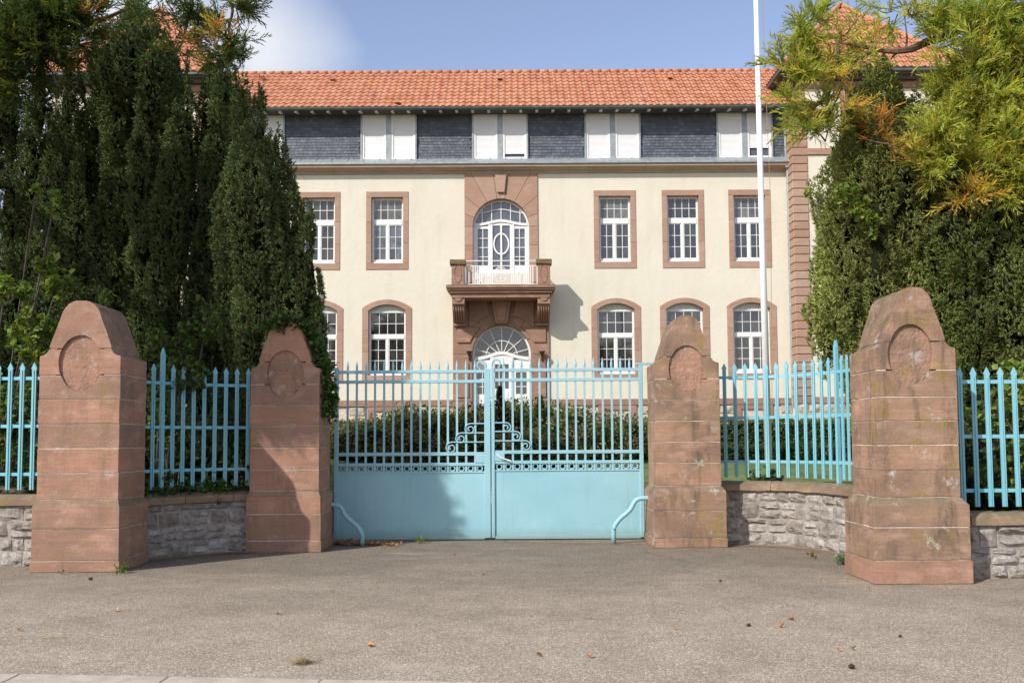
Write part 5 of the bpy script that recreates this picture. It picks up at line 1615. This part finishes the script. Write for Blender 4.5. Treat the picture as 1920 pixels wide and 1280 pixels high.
# ------------------------------------------------------------------ broad-leaved plants
def leaf_t(w=.8, fold=.15):
    vs = [(0, 0, 0), (-w*.42, fold, .35), (w*.42, fold, .35), (-w*.40, fold*.8, .68), (w*.40, fold*.8, .68), (0, .0, .52), (0, .03, 1.0)]
    fs = [(0, 5, 1, 1), (0, 2, 5, 5), (1, 5, 3, 3), (2, 4, 5, 5), (3, 5, 6, 6), (5, 4, 6, 6)]
    fs = [(0, 5, 3, 1), (0, 2, 4, 5), (3, 5, 6, 3), (5, 4, 6, 5)]
    return vs, [(0, 5, 3, 1), (0, 2, 4, 5)], fs
def leaf_quads(w=.8, fold=.14):
    vs = [(0, 0, 0), (-w*.45, fold, .45), (0, -.02, .5), (0, .05, 1.0), (w*.45, fold, .45)]
    return (vs, [(0, 2, 3, 1), (0, 4, 3, 2)]), [.85, 1, .8, 1.1, 1]
BL, BS = leaf_quads(.95)
IV, IS = leaf_quads(1.1, .05)
def leafy(name, label, cat, base, boxes, n, size, cols, seed, group=None, up=.2, stems=True, tmpl=BL, shade=BS, stuffk=None):
    """boxes: (x, y, z, rx, ry, rz, weight)"""
    r = random.Random(seed)
    t = thing(name, base, label, cat, group)
    P, D, C = [], [], []
    wts = [b[6] for b in boxes]; tot = sum(wts)
    mb = MB()
    for b in boxes:
        k = int(n*b[6]/tot)
        shoots = max(1, k//9)
        for s in range(shoots):
            d = Vector((r.gauss(0, 1), r.gauss(0, 1), r.gauss(0, 1))).normalized()*r.uniform(.5, 1)**.5
            e = Vector((b[0]+d.x*b[3], b[1]+d.y*b[4], b[2]+d.z*b[5]))
            st = Vector((b[0], b[1], b[2]-b[5]*.5)).lerp(e, .35)
            if stems: mb.tube([st, st.lerp(e, .5)+Vector((0, 0, .02)), e], [.006, .004, .002], 3, False)
            for _ in range(max(1, k//shoots)):
                f = r.uniform(.3, 1.05); p = st.lerp(e, f)+Vector((r.gauss(0, .03), r.gauss(0, .03), r.gauss(0, .03)))
                P.append(tuple(p)); D.append((r.gauss(0, .7)+.3, r.gauss(-.5, .6), r.gauss(up, .5)))
                c = r.choice(cols); m = r.uniform(.65, 1.35); C.append((c[0]*m, c[1]*m, c[2]*m))
    if stems:
        for b in boxes: mb.tube(catmull([(base[0], base[1], base[2]), ((base[0]+b[0])/2, b[1], (base[2]+b[2])/2), (b[0], b[1], b[2])], 3), .012, 4, False)
        mb.part('stems', M['twig'], t, kind='stuff')
    P, D, C = np.array(P), np.array(D), np.array(C)
    # leaf normals roughly face up and out: roll built from a mostly horizontal side vector
    Rm = basis(D, roll=rs.normal(0, .6, (len(D), 3))+np.array([0, -.5, 1.0]))
    inst('leaves', tmpl, Rm, P, np.abs(rs.normal(size, size*.25, len(P)))+.01, C, M['leaf'], t, shade=shade)
    return t
def bxp(u, v, D, ru, rv, ry, w):
    p = W(u, v, D); return (p.x, p.y, p.z, ru/F_PX*D, ry, rv/F_PX*D, w)
HZ = [(.16, .24, .04), (.20, .28, .05), (.10, .17, .03), (.26, .30, .06)]
HD = [(.06, .11, .025), (.09, .14, .03), (.12, .18, .035)]
leafy('hazel_shrub', 'pale green broad-leaved shrub behind the far left pillar, reaching past its crown', 'shrub', (-7.3, 13.4, 0.05),
      [bxp(10, 545, 13.0, 40, 24, .3, 1), bxp(60, 610, 13.0, 50, 40, .3, 1.6), bxp(110, 530, 13.1, 40, 45, .3, 1.3), bxp(85, 500, 13.0, 22, 14, .2, .5), bxp(60, 650, 12.9, 40, 30, .3, 1), bxp(20, 760, 12.9, 50, 70, .3, 1.6), bxp(20, 870, 12.8, 50, 50, .3, 1.6), bxp(195, 562, 12.9, 14, 8, .1, .2), bxp(100, 390, 13.4, 14, 40, .2, .35), bxp(66, 365, 13.4, 10, 14, .1, .1)],
      1500, .085, HZ, 41)
leafy('hazel_shrub', 'shaded broad-leaved shrub hanging over the curved left railing', 'shrub', (-4.9, 13.9, 0.05),
      [bxp(330, 640, 13.3, 50, 40, .3, 1.5), bxp(345, 700, 13.1, 50, 40, .25, 1.4), bxp(300, 780, 13.2, 40, 70, .2, 1), bxp(390, 600, 13.5, 40, 50, .3, .9), bxp(420, 820, 13.7, 50, 60, .25, .9), bxp(300, 900, 12.9, 30, 14, .1, .5), bxp(375, 905, 13.3, 60, 9, .1, .6), bxp(455, 760, 13.8, 16, 130, .1, .9)],
      1500, .07, HD, 42)
leafy('hazel_shrub', 'yellowing broad-leaved shrub poking through the railing at the right edge', 'shrub', (6.6, 11.6, 0.0),
      [bxp(1905, 720, 11.2, 26, 30, .2, .8), bxp(1880, 770, 11.3, 40, 40, .3, 1), bxp(1840, 790, 11.5, 40, 30, .3, .6), bxp(1905, 850, 11.2, 30, 50, .2, 1.2), bxp(1860, 900, 11.4, 50, 40, .3, 1), bxp(1990, 800, 11.3, 60, 120, .3, 1.6), bxp(1890, 690, 11.6, 24, 10, .1, .2)],
      900, .085, HZ+[(.33, .31, .05)], 43)
leafy('climber', 'pale leafy climber threaded through the green yew on the right', 'climber', (5.3, 12.9, 0.0),
      [bxp(1590, 355, 12.7, 34, 26, .15, .8), bxp(1605, 385, 12.7, 20, 26, .15, .5), bxp(1625, 410, 12.6, 18, 16, .15, .4), bxp(1515, 362, 12.9, 10, 8, .1, .1), bxp(1635, 440, 12.6, 10, 10, .1, .15)],
      300, .065, HZ, 44, stems=False)
# ivy on the shaded pillar
xB = PB[1]
ivb = []
for i in range(26):
    r1 = rnd.random(); 
    if i < 10: ivb.append((xB-.20+.055*i, 13.30+.05*(i % 3), 3.22-abs(i-4)*.022, .15, .2, .06, .7))
    else:
        t_ = (i-10)/15; ivb.append((xB+.26+.30*min(1, t_*1.6), 13.45+.12*(i % 3), 3.05-t_*1.15, .10, .22, .14, .8))
leafy('ivy', 'ivy draped over the crown and right side of the shaded pillar', 'ivy', (xB+.55, 14.2, 0), ivb+[(xB-.28+.07*k, 13.20+.02*k, 3.10+.03*(k % 3), .13, .06, .07, .5) for k in range(8)]+[(xB-.50, 13.6, 2.0-.12*k, .05, .15, .14, .2) for k in range(9)], 3400, .042, [(.07, .13, .03), (.10, .17, .04), (.05, .09, .025)], 45, tmpl=IV, shade=IS, stems=False)
leafy('ivy', 'thin ivy creeping along the coping under the curved left railing', 'ivy', (-4.2, 13.3, .83),
      [(q_.x, q_.y-.1, .86, .14, .10, .045, 1) for q_ in [wAB[2].at(wAB[2].L*k/13)[0] for k in range(1, 13)]]+[(q_.x, q_.y-.2, .76, .08, .03, .07, .4) for q_ in [wAB[2].at(wAB[2].L*k/9)[0] for k in (1, 3, 4, 7)]],
      900, .036, [(.07, .13, .03), (.10, .17, .04), (.06, .09, .03)], 46, tmpl=IV, shade=IS, stems=False)
# lower shrubs closing the gap under the yews
def hedge_like(name, label, cat, x0, x1, y0, y1, z0, z1, n, size, cols, group=None, wob=.06, tmpl=IV, shade=IS, core=True):
    t = thing(name, ((x0+x1)/2, (y0+y1)/2, z0), label, cat, group)
    P = []; D = []
    A = [(x1-x0)*(z1-z0), (x1-x0)*(z1-z0)*.3, (x1-x0)*(y1-y0), (y1-y0)*(z1-z0), (y1-y0)*(z1-z0)]
    for k, a in enumerate(A):
        m = int(n*a/sum(A)); u_ = rs.uniform(0, 1, m); v_ = rs.uniform(0, 1, m); o = np.zeros(m)
        if k == 0: p = np.stack([x0+u_*(x1-x0), o+y0, z0+v_*(z1-z0)], 1); d = np.array([0, -1, .2])
        elif k == 1: p = np.stack([x0+u_*(x1-x0), o+y1, z0+v_*(z1-z0)], 1); d = np.array([0, 1, .2])
        elif k == 2: p = np.stack([x0+u_*(x1-x0), y0+v_*(y1-y0), o+z1], 1); d = np.array([0, 0, 1.])
        elif k == 3: p = np.stack([o+x0, y0+u_*(y1-y0), z0+v_*(z1-z0)], 1); d = np.array([-1, 0, .2])
        else: p = np.stack([o+x1, y0+u_*(y1-y0), z0+v_*(z1-z0)], 1); d = np.array([1, 0, .2])
        wv = np.sin(p[:, 0]*3.1)*.4+np.sin(p[:, 0]*7.3+1)*.3
        p = p+d*(wv[:, None]*wob)+rs.normal(0, wob*.6, p.shape)
        P.append(p); D.append(np.tile(d, (m, 1))+rs.normal(0, .7, (m, 3)))
    P = np.concatenate(P); D = np.concatenate(D); C = np.array(cols)[rs.randint(0, len(cols), len(P))]*rs.uniform(.6, 1.4, (len(P), 1))
    inst('foliage', tmpl, basis(D), P, rs.uniform(.7, 1.3, len(P))*size, C, M['leaf'], t, shade=shade)
    if core: MB().box(x0+wob, x1-wob, y0+wob, y1-wob, z0, z1-wob).part('hedge_shade_core', M['core'], t)  # dark core painted as the shade inside the hedge
    return t
HC = [(.13, .17, .04), (.16, .19, .05), (.10, .13, .03), (.20, .17, .06)]
gl = lambda y: ground_h(0, y)
hedge_like('hedge', 'clipped low hedge along the foot of the facade right of the flower bed', 'hedge', 4.3, 13.0, 30.6, 31.3, gl(31), wz(790, 30.6, 1480), 16000, .06, HC, 'clipped hedges before the facade')
hedge_like('hedge', 'clipped low hedge along the foot of the facade left of the flower bed', 'hedge', -9.5, -3.6, 28.6, 29.3, gl(29), wz(795, 28.6, 660), 12000, .06, HC, 'clipped hedges before the facade')
hedge_like('low_hedge', 'narrow box edging by the garden path seen through the right railing', 'hedge', 4.6, 12, 22.6, 23.0, gl(22.6), gl(22.6)+.34, 7000, .045, [(.07, .10, .025), (.10, .12, .03)])
# round flower bed: individual bushes with pinkish heads
bush_pts = []
rb_ = random.Random(5)
cxb, cyb = -.42, 24.2
for i in range(140):
    a = rb_.uniform(0, 2*math.pi); q = math.sqrt(rb_.random())*4.4
    x, y = cxb+q*math.cos(a), cyb+q*math.sin(a)*.8
    if all((x-a_)**2+(y-b_)**2 > .62**2 for a_, b_ in bush_pts): bush_pts.append((x, y))
def bush_protos():
    protos = []
    for s in range(3):
        r = random.Random(90+s); n = 1700
        d = rs.normal(size=(n, 3)); d[:, 2] = np.abs(d[:, 2])*.9-.32; d /= np.linalg.norm(d, axis=1, keepdims=True)
        rad = 1+.12*np.sin(5*np.arctan2(d[:, 1], d[:, 0])+s)+.10*np.sin(9*d[:, 2]+s)
        rr = rad*rs.uniform(.72, 1.02, n)
        spk = rs.uniform(size=n) < .10; rr = np.where(spk, rr*rs.uniform(1.0, 1.22, n), rr)
        P = np.stack([d[:, 0]*rr*.66, d[:, 1]*rr*.66, .35+d[:, 2]*rr*.95], 1)
        D = d*.7+np.array([0, 0, .5])+rs.normal(0, .4, (n, 3))
        C = np.array([(.11, .15, .04), (.15, .19, .05), (.21, .22, .065), (.075, .09, .03)])[rs.randint(0, 4, n)]*rs.uniform(.6, 1.3, (n, 1))
        tmp = inst('leaves', BL, basis(D), P, rs.uniform(.05, .09, n), C, M['leaf'], None, shade=BS)
        m1 = tmp.data; bpy.data.objects.remove(tmp)
        n = 260; d = rs.normal(size=(n, 3)); d[:, 2] = np.abs(d[:, 2])*.8-.1; d /= np.linalg.norm(d, axis=1, keepdims=True)
        P = np.stack([d[:, 0]*.70, d[:, 1]*.70, .35+d[:, 2]*1.0], 1)
        C = np.array([(.52, .30, .25), (.66, .42, .41), (.42, .29, .19)])[rs.randint(0, 3, n)]
        fl = (np.array(YEW_T[0])*np.array([1.2, 1.2, .6]), YEW_T[1])
        tmp = inst('flower_heads', fl, basis(d+np.array([0, 0, .3])), P, rs.uniform(.55, 1.0, n), C, M['leaf'], None)
        m2 = tmp.data; bpy.data.objects.remove(tmp)
        protos.append((m1, m2))
    return protos
BP = bush_protos()
core_b = MB()
for k in range(5):
    pass
inner_me = None
for i, (x, y) in enumerate(bush_pts):
    q = math.hypot(x-cxb, (y-cyb)/.8)/4.4
    hgt = 1.42*(1-.52*q*q)
    gz = gl(y)
    t = thing('flowering_bush', (x, y, gz), 'green bush with pink flower heads, %s of the round bed, %s' % ('front' if y < cyb-1.2 else ('back' if y > cyb+1.2 else 'middle'), 'left side' if x < cxb-1.3 else ('right side' if x > cxb+1.3 else 'in line with the door')), 'bush', 'bushes filling the round bed before the door')
    m1, m2 = BP[i % 3]; sc = hgt/1.32*rb_.uniform(.92, 1.08); rz = rb_.uniform(0, 6)
    put('leaves', m1, None, t, rotz=rz, scale=(1.05, 1.05, sc)); put('flower_heads', m2, None, t, kind='stuff', rotz=rz, scale=(1.05, 1.05, sc))
    if inner_me is None:
        o_ = core_mesh([(0, 0, .6, .42, .42, .55, 0)], 1.0, 'bush_shade_core', M['core'], None); inner_me = o_.data; bpy.data.objects.remove(o_)
    put('bush_shade_core', inner_me, None, t, rotz=rz, scale=(1.1, 1.1, sc))  # dark core painted as the shade inside the bush
# young conifer and taller shoots in the bed
def young(x, y, h, label, name='young_conifer', cols=((.03, .05, .02), (.05, .075, .025)), seed=1):
    t = thing(name, (x, y, gl(y)), label, 'young tree')
    MB().tube([(x, y, gl(y)-.05), (x, y, gl(y)+h)], [.03, .006], 6).part('trunk', M['bark'], t)
    P = []; D = []; r = random.Random(seed)
    for i in range(1300):
        f = r.random()**.9; rad = (1-f)*.40+.03; a = r.choice(range(7))*.9+f*9+r.gauss(0, .25); q = r.random()*rad
        P.append((x+q*math.cos(a), y+q*math.sin(a), gl(y)+.15+f*(h-.15)+q*.25)); D.append((math.cos(a), math.sin(a), .5))
    C = np.array(cols)[rs.randint(0, 2, len(P))]*rs.uniform(.6, 1.4, (len(P), 1))
    inst('foliage', YEW_T, basis(np.array(D)+rs.normal(0, .3, (len(P), 3))), np.array(P), rs.uniform(.7, 1.2, len(P)), C, M['needle'], t, shade=YEW_S)
pc = W(937, 725, 22.6)
young(pc.x, 22.6, pc.z-gl(22.6), 'small dark conifer rising from the flower bed in line with the door')
pc = W(1013, 742, 23.2)
young(pc.x, 23.2, pc.z-gl(23.2), 'slender green shoot rising from the flower bed right of the door', 'young_shrub', ((.07, .10, .03), (.10, .13, .04)), 2)
# filler shrubs behind the railings, in the yews' feet
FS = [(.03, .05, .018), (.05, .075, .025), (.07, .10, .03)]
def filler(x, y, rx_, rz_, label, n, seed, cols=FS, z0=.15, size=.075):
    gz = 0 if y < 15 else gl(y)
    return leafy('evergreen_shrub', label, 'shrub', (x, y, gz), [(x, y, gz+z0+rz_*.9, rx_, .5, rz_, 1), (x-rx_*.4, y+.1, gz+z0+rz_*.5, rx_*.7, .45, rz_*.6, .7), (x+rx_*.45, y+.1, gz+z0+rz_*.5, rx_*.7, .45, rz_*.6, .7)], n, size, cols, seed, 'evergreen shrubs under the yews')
filler(-8.2, 13.6, .9, 1.2, 'dark evergreen shrub under the yew at the left edge', 2200, 51)
filler(-6.4, 13.9, .8, 1.2, 'dark evergreen shrub hidden behind the far left pillar', 1500, 52)
filler(-5.1, 14.4, .8, 1.2, 'dark evergreen shrub left part of the gap between the left pillars', 2400, 53)
filler(-4.1, 14.7, .75, 1.2, 'dark evergreen shrub beside the shaded pillar', 2400, 54)
filler(-4.7, 15.3, 1.2, 1.5, 'tall evergreen shrub behind the curved left railing', 3000, 55)
filler(6.2, 12.3, .8, 1.15, 'dark evergreen shrub behind the railing at the right edge', 2400, 56)
filler(7.7, 12.3, .9, 1.15, 'dark evergreen shrub just past the right edge', 1400, 57)
filler(6.9, 13.2, 1.3, 1.4, 'tall evergreen shrub under the yew at the right edge', 3000, 59)
filler(5.35, 12.9, .45, .9, 'dark evergreen shrub directly behind the largest pillar', 1200, 60)
filler(4.35, 16.6, .35, .38, 'small dark shrub behind the pale right railing', 900, 58, cols=[(.06, .09, .025), (.09, .12, .03)], z0=0.0)
# dark mass of trunks and foliage closing the view under the crowns
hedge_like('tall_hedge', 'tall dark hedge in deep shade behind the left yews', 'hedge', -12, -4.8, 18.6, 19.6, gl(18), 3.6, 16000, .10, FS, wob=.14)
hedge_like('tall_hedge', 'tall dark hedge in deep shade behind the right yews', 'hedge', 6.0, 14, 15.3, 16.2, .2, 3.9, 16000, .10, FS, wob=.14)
# small weeds
def weed(u, v, D, s, label, n, cols=((.14, .20, .05), (.20, .26, .08))):
    p = W(u, v, D)
    t = thing('weed', (p.x, D, 0), label, 'weed')
    P = []; Dd = []
    for i in range(n): a = rnd.uniform(0, 6.28); P.append((p.x+rnd.gauss(0, s*.25), D+rnd.gauss(0, s*.2), rnd.uniform(0, s*.6))); Dd.append((math.cos(a)*.6, math.sin(a)*.6, .9))
    C = np.array(cols)[rs.randint(0, 2, n)]*rs.uniform(.6, 1.3, (n, 1))
    inst('leaves', BL, basis(np.array(Dd)), np.array(P), rs.uniform(.3, .6, n)*s, C, M['leaf'], t, shade=BS)
weed(229, 1060, 11.2, .13, 'green weed at the right foot of the far left pillar', 26)
weed(115, 1064, 11.15, .06, 'tiny weed under the front of the far left pillar', 10)
weed(1578, 1035, 11.6, .13, 'grey-green weed tuft in the corner by the largest pillar', 60, ((.17, .22, .12), (.20, .26, .14)))
weed(1522, 1028, 12.2, .09, 'small reddish weed along the right rubble wall', 16, ((.24, .16, .06), (.18, .20, .06)))
weed(785, 1020, 14.3, .12, 'small green weed at the foot of the left gate leaf', 18)
weed(802, 1018, 14.35, .08, 'tiny weed beside the gate weed', 8)
weed(945, 1012, 14.4, .07, 'tiny weed under the gate middle', 8)
# ------------------------------------------------------------------ litter on the forecourt
def gpoint(u, v):
    d = CAM_R @ Vector(((u-960)/F_PX, -(v-CY)/F_PX, -1)); t = -EYE/d.z; return Vector((d.x*t, d.y*t, 0))
def fallen_leaf(u, v, s, label, mat='dry'):
    p = gpoint(u, v); r = random.Random(u)
    vs = []; fs = []
    for i in range(5):
        a = 2*math.pi*i/5+r.uniform(-.2, .2); vs.append((p.x+s*math.cos(a)*r.uniform(.7, 1.2), p.y+s*math.sin(a)*r.uniform(.7, 1.2), r.uniform(.004, .035)))
    vs.append((p.x, p.y, .006)); fs = [(5, i, (i+1) % 5) for i in range(5)]
    vs += [(a, b, c+.003) for a, b, c in vs[:6]]; fs += [(11, 6+(i+1) % 5, 6+i) for i in range(5)]
    o = put('fallen_leaf', MB().add(vs, fs).mesh('fallen_leaf', p), M[mat], None, loc=p); tag(o, label, 'leaf', 'dry leaves scattered on the forecourt')
def cone(u, v, s, label):
    p = gpoint(u, v); r = random.Random(u)
    t = [(-1.0, .25), (-.6, .8), (0, 1), (.5, .75), (.9, .3)]
    pts = [(p.x+a*s*1.1, p.y+a*s*.3, s*.75) for a, b in t]
    mb = MB().tube(pts, [b*s*.75 for a, b in t], 8)
    for i in range(22):
        a = r.uniform(-.8, .8); q = r.uniform(0, 6.28); rad = s*.7
        c = Vector((p.x+a*s, p.y+a*s*.3+rad*math.cos(q)*.9, s*.75+rad*math.sin(q)*.9)); n_ = Vector((.3, math.cos(q), math.sin(q))).normalized()*s*.3
        sd = Vector((1, 0, 0))*s*.16; mb.add([c-sd, c+sd, c+n_], [(0, 1, 2)])
    o = put('conifer_cone', mb.mesh('cone', p), M['cone'], None, loc=p); tag(o, label, 'cone', 'brown conifer cones on the forecourt')
cone(1597, 1253, .022, 'largest dark brown cone at the bottom right')
cone(1404, 1174, .018, 'dark brown cone on the asphalt right of the middle')
cone(170, 1087, .022, 'dark cone just in front of the far left pillar')
cone(1351, 1090, .016, 'small dark cone below the brown pillar')
cone(1688, 1194, .014, 'small dark cone below the largest pillar')
for u, v, s, lab in ((1483, 1162, .032, 'thin brown leaf right of the middle'), (1465, 1176, .028, 'brown leaf next to the right cone'), (694, 1212, .030, 'reddish brown leaf in the lower middle left'), (522, 1152, .030, 'dark curled leaf below the left pillars'),
                     (219, 1146, .024, 'brown leaf on the left asphalt'), (1012, 1230, .030, 'brown leaf near the bottom centre'), (1106, 1233, .030, 'ochre brown leaf bottom right of centre'), (907, 1077, .026, 'orange leaf in front of the gate'), (1213, 1037, .024, 'small orange leaf before the brown pillar'),
                     (852, 1042, .026, 'thin brown leaf before the left gate leaf'), (1629, 1106, .02, 'small ochre leaf at the foot of the largest pillar'), (185, 1072, .028, 'reddish leaf against the far left pillar'), (1600, 1218, .022, 'tan leaf above the largest cone'), (37, 1183, .024, 'brown leaf at the left edge'), (1265, 1180, .02, 'faint tan leaf in the middle distance'), (1572, 1222, .02, 'small brown leaf left of the tan one')):
    fallen_leaf(u, v, s*.8, lab)
p = gpoint(492, 1035)
o = put('paper_scrap', MB().add([(p.x-.06, p.y-.02, .004), (p.x+.07, p.y-.03, .006), (p.x+.04, p.y+.05, .05), (p.x-.02, p.y+.05, .045), (p.x, p.y, .012)], [(0, 1, 4), (1, 2, 4), (2, 3, 4), (3, 0, 4)]).mesh('paper_scrap', p), M['paper'], None, loc=p)
tag(o, 'white paper scrap at the foot of the shaded pillar', 'litter')
def tuft(u, v, n, sx, sy, h, label, mat, name, cat, l=.08, kind=None):
    p = gpoint(u, v); mb = MB(); r = random.Random(u)
    for i in range(n):
        c = Vector((p.x+r.gauss(0, sx), p.y+r.gauss(0, sy), max(.003, abs(r.gauss(0, h))))); a = r.uniform(0, 6.28)
        d = Vector((math.cos(a), math.sin(a), r.uniform(-.2, .3)))*l*r.uniform(.4, 1); s_ = Vector((-math.sin(a), math.cos(a), 0))*.004
        q = c+d; q.z = max(.003, q.z); mb.add([c-s_, c+s_, q], [(0, 1, 2)])
    o = put(name, mb.mesh(name, p), M[mat], None, loc=p, kind=kind); tag(o, label, cat)
tuft(566, 1243, 260, .035, .03, .025, 'clump of dry grass on the asphalt at the bottom left of centre', 'straw', 'dry_grass_clump', 'grass clump', .05)
p = gpoint(100, 1197)
o = put('dry_twig', MB().tube([p+Vector((-.09, .01, .008)), p+Vector((-.02, -.01, .014)), p+Vector((.09, .02, .01))], .004, 5).mesh('dry_twig', p), M['straw'], None, loc=p); tag(o, 'pale dry twig lying on the asphalt at lower left', 'twig')
def litter(name, label, pts, n, spread, mats='dry', l=.05):
    mb = MB(); r = random.Random(n)
    for i in range(n):
        k = r.uniform(0, len(pts)-1.001); a, b = pts[int(k)], pts[int(k)+1]; c = Vector(a).lerp(Vector(b), k-int(k))
        c = Vector((c.x+r.gauss(0, spread), c.y-abs(r.gauss(0, spread*.6)), r.uniform(.003, .02))); q = r.uniform(0, 6.28)
        d = Vector((math.cos(q), math.sin(q), .1))*l*r.uniform(.3, 1); s_ = Vector((-math.sin(q), math.cos(q), 0))*r.uniform(.003, .009)
        mb.add([c-s_, c+s_, c+d], [(0, 1, 2)])
    o = put(name, mb.mesh(name), M[mats], None, loc=(0, 0, 0), kind='stuff'); tag(o, label, 'leaf litter')
litter('needle_litter', 'drift of orange needles and leaves at the foot of the left gate leaf', [(-2.75, 14.3, 0), (-2.2, 14.2, 0), (-1.75, 14.15, 0)], 900, .09, l=.08)
heap = MB(); r_ = random.Random(77)
for i in range(520):
    k = r_.random(); x = -2.82+1.15*k+r_.gauss(0, .05); y = 14.2-.12*k+r_.gauss(0, .09); z = max(.01, r_.uniform(0, .075)*(1-abs(k-.35)))
    q = r_.uniform(0, 6.28); d = Vector((math.cos(q), math.sin(q), r_.uniform(-.2, .5)))*r_.uniform(.03, .075); s_ = Vector((-math.sin(q), math.cos(q), r_.uniform(-.4, .4)))*.018
    c = Vector((x, y, z)); m_ = c+d*.5; heap.add([c, m_-s_, c+d, m_+s_], [(0, 1, 2, 3)])
tag(put('leaf_heap', heap.mesh('leaf_heap'), M['dry'], None, loc=(0, 0, 0), kind='stuff'), 'low heap of rusty dry leaves beside the left pipe guard', 'leaf litter')
litter('needle_litter', 'scattered rusty needles along the foot of the right gate leaf', [(0, 14.4, 0), (1.0, 14.2, 0), (2.0, 14.1, 0)], 900, .22, l=.035)
litter('needle_litter', 'rusty needles lining the curved right rubble wall', [(3.15, 13.75, 0), (3.75, 13.5, 0), (4.1, 13.0, 0), (4.2, 12.2, 0)], 700, .07, l=.04)
litter('needle_litter', 'brown litter in the shade of the curved left rubble wall', [(-4.75, 12.1, 0), (-4.4, 12.6, 0), (-3.9, 13.1, 0), (-3.6, 13.15, 0)], 900, .07, l=.05)
litter('needle_litter', 'sparse dry needles scattered over the whole forecourt', [(-6, 10.5, 0), (-2, 11, 0), (2, 11.5, 0), (6, 9.5, 0)], 500, 1.6, l=.04)
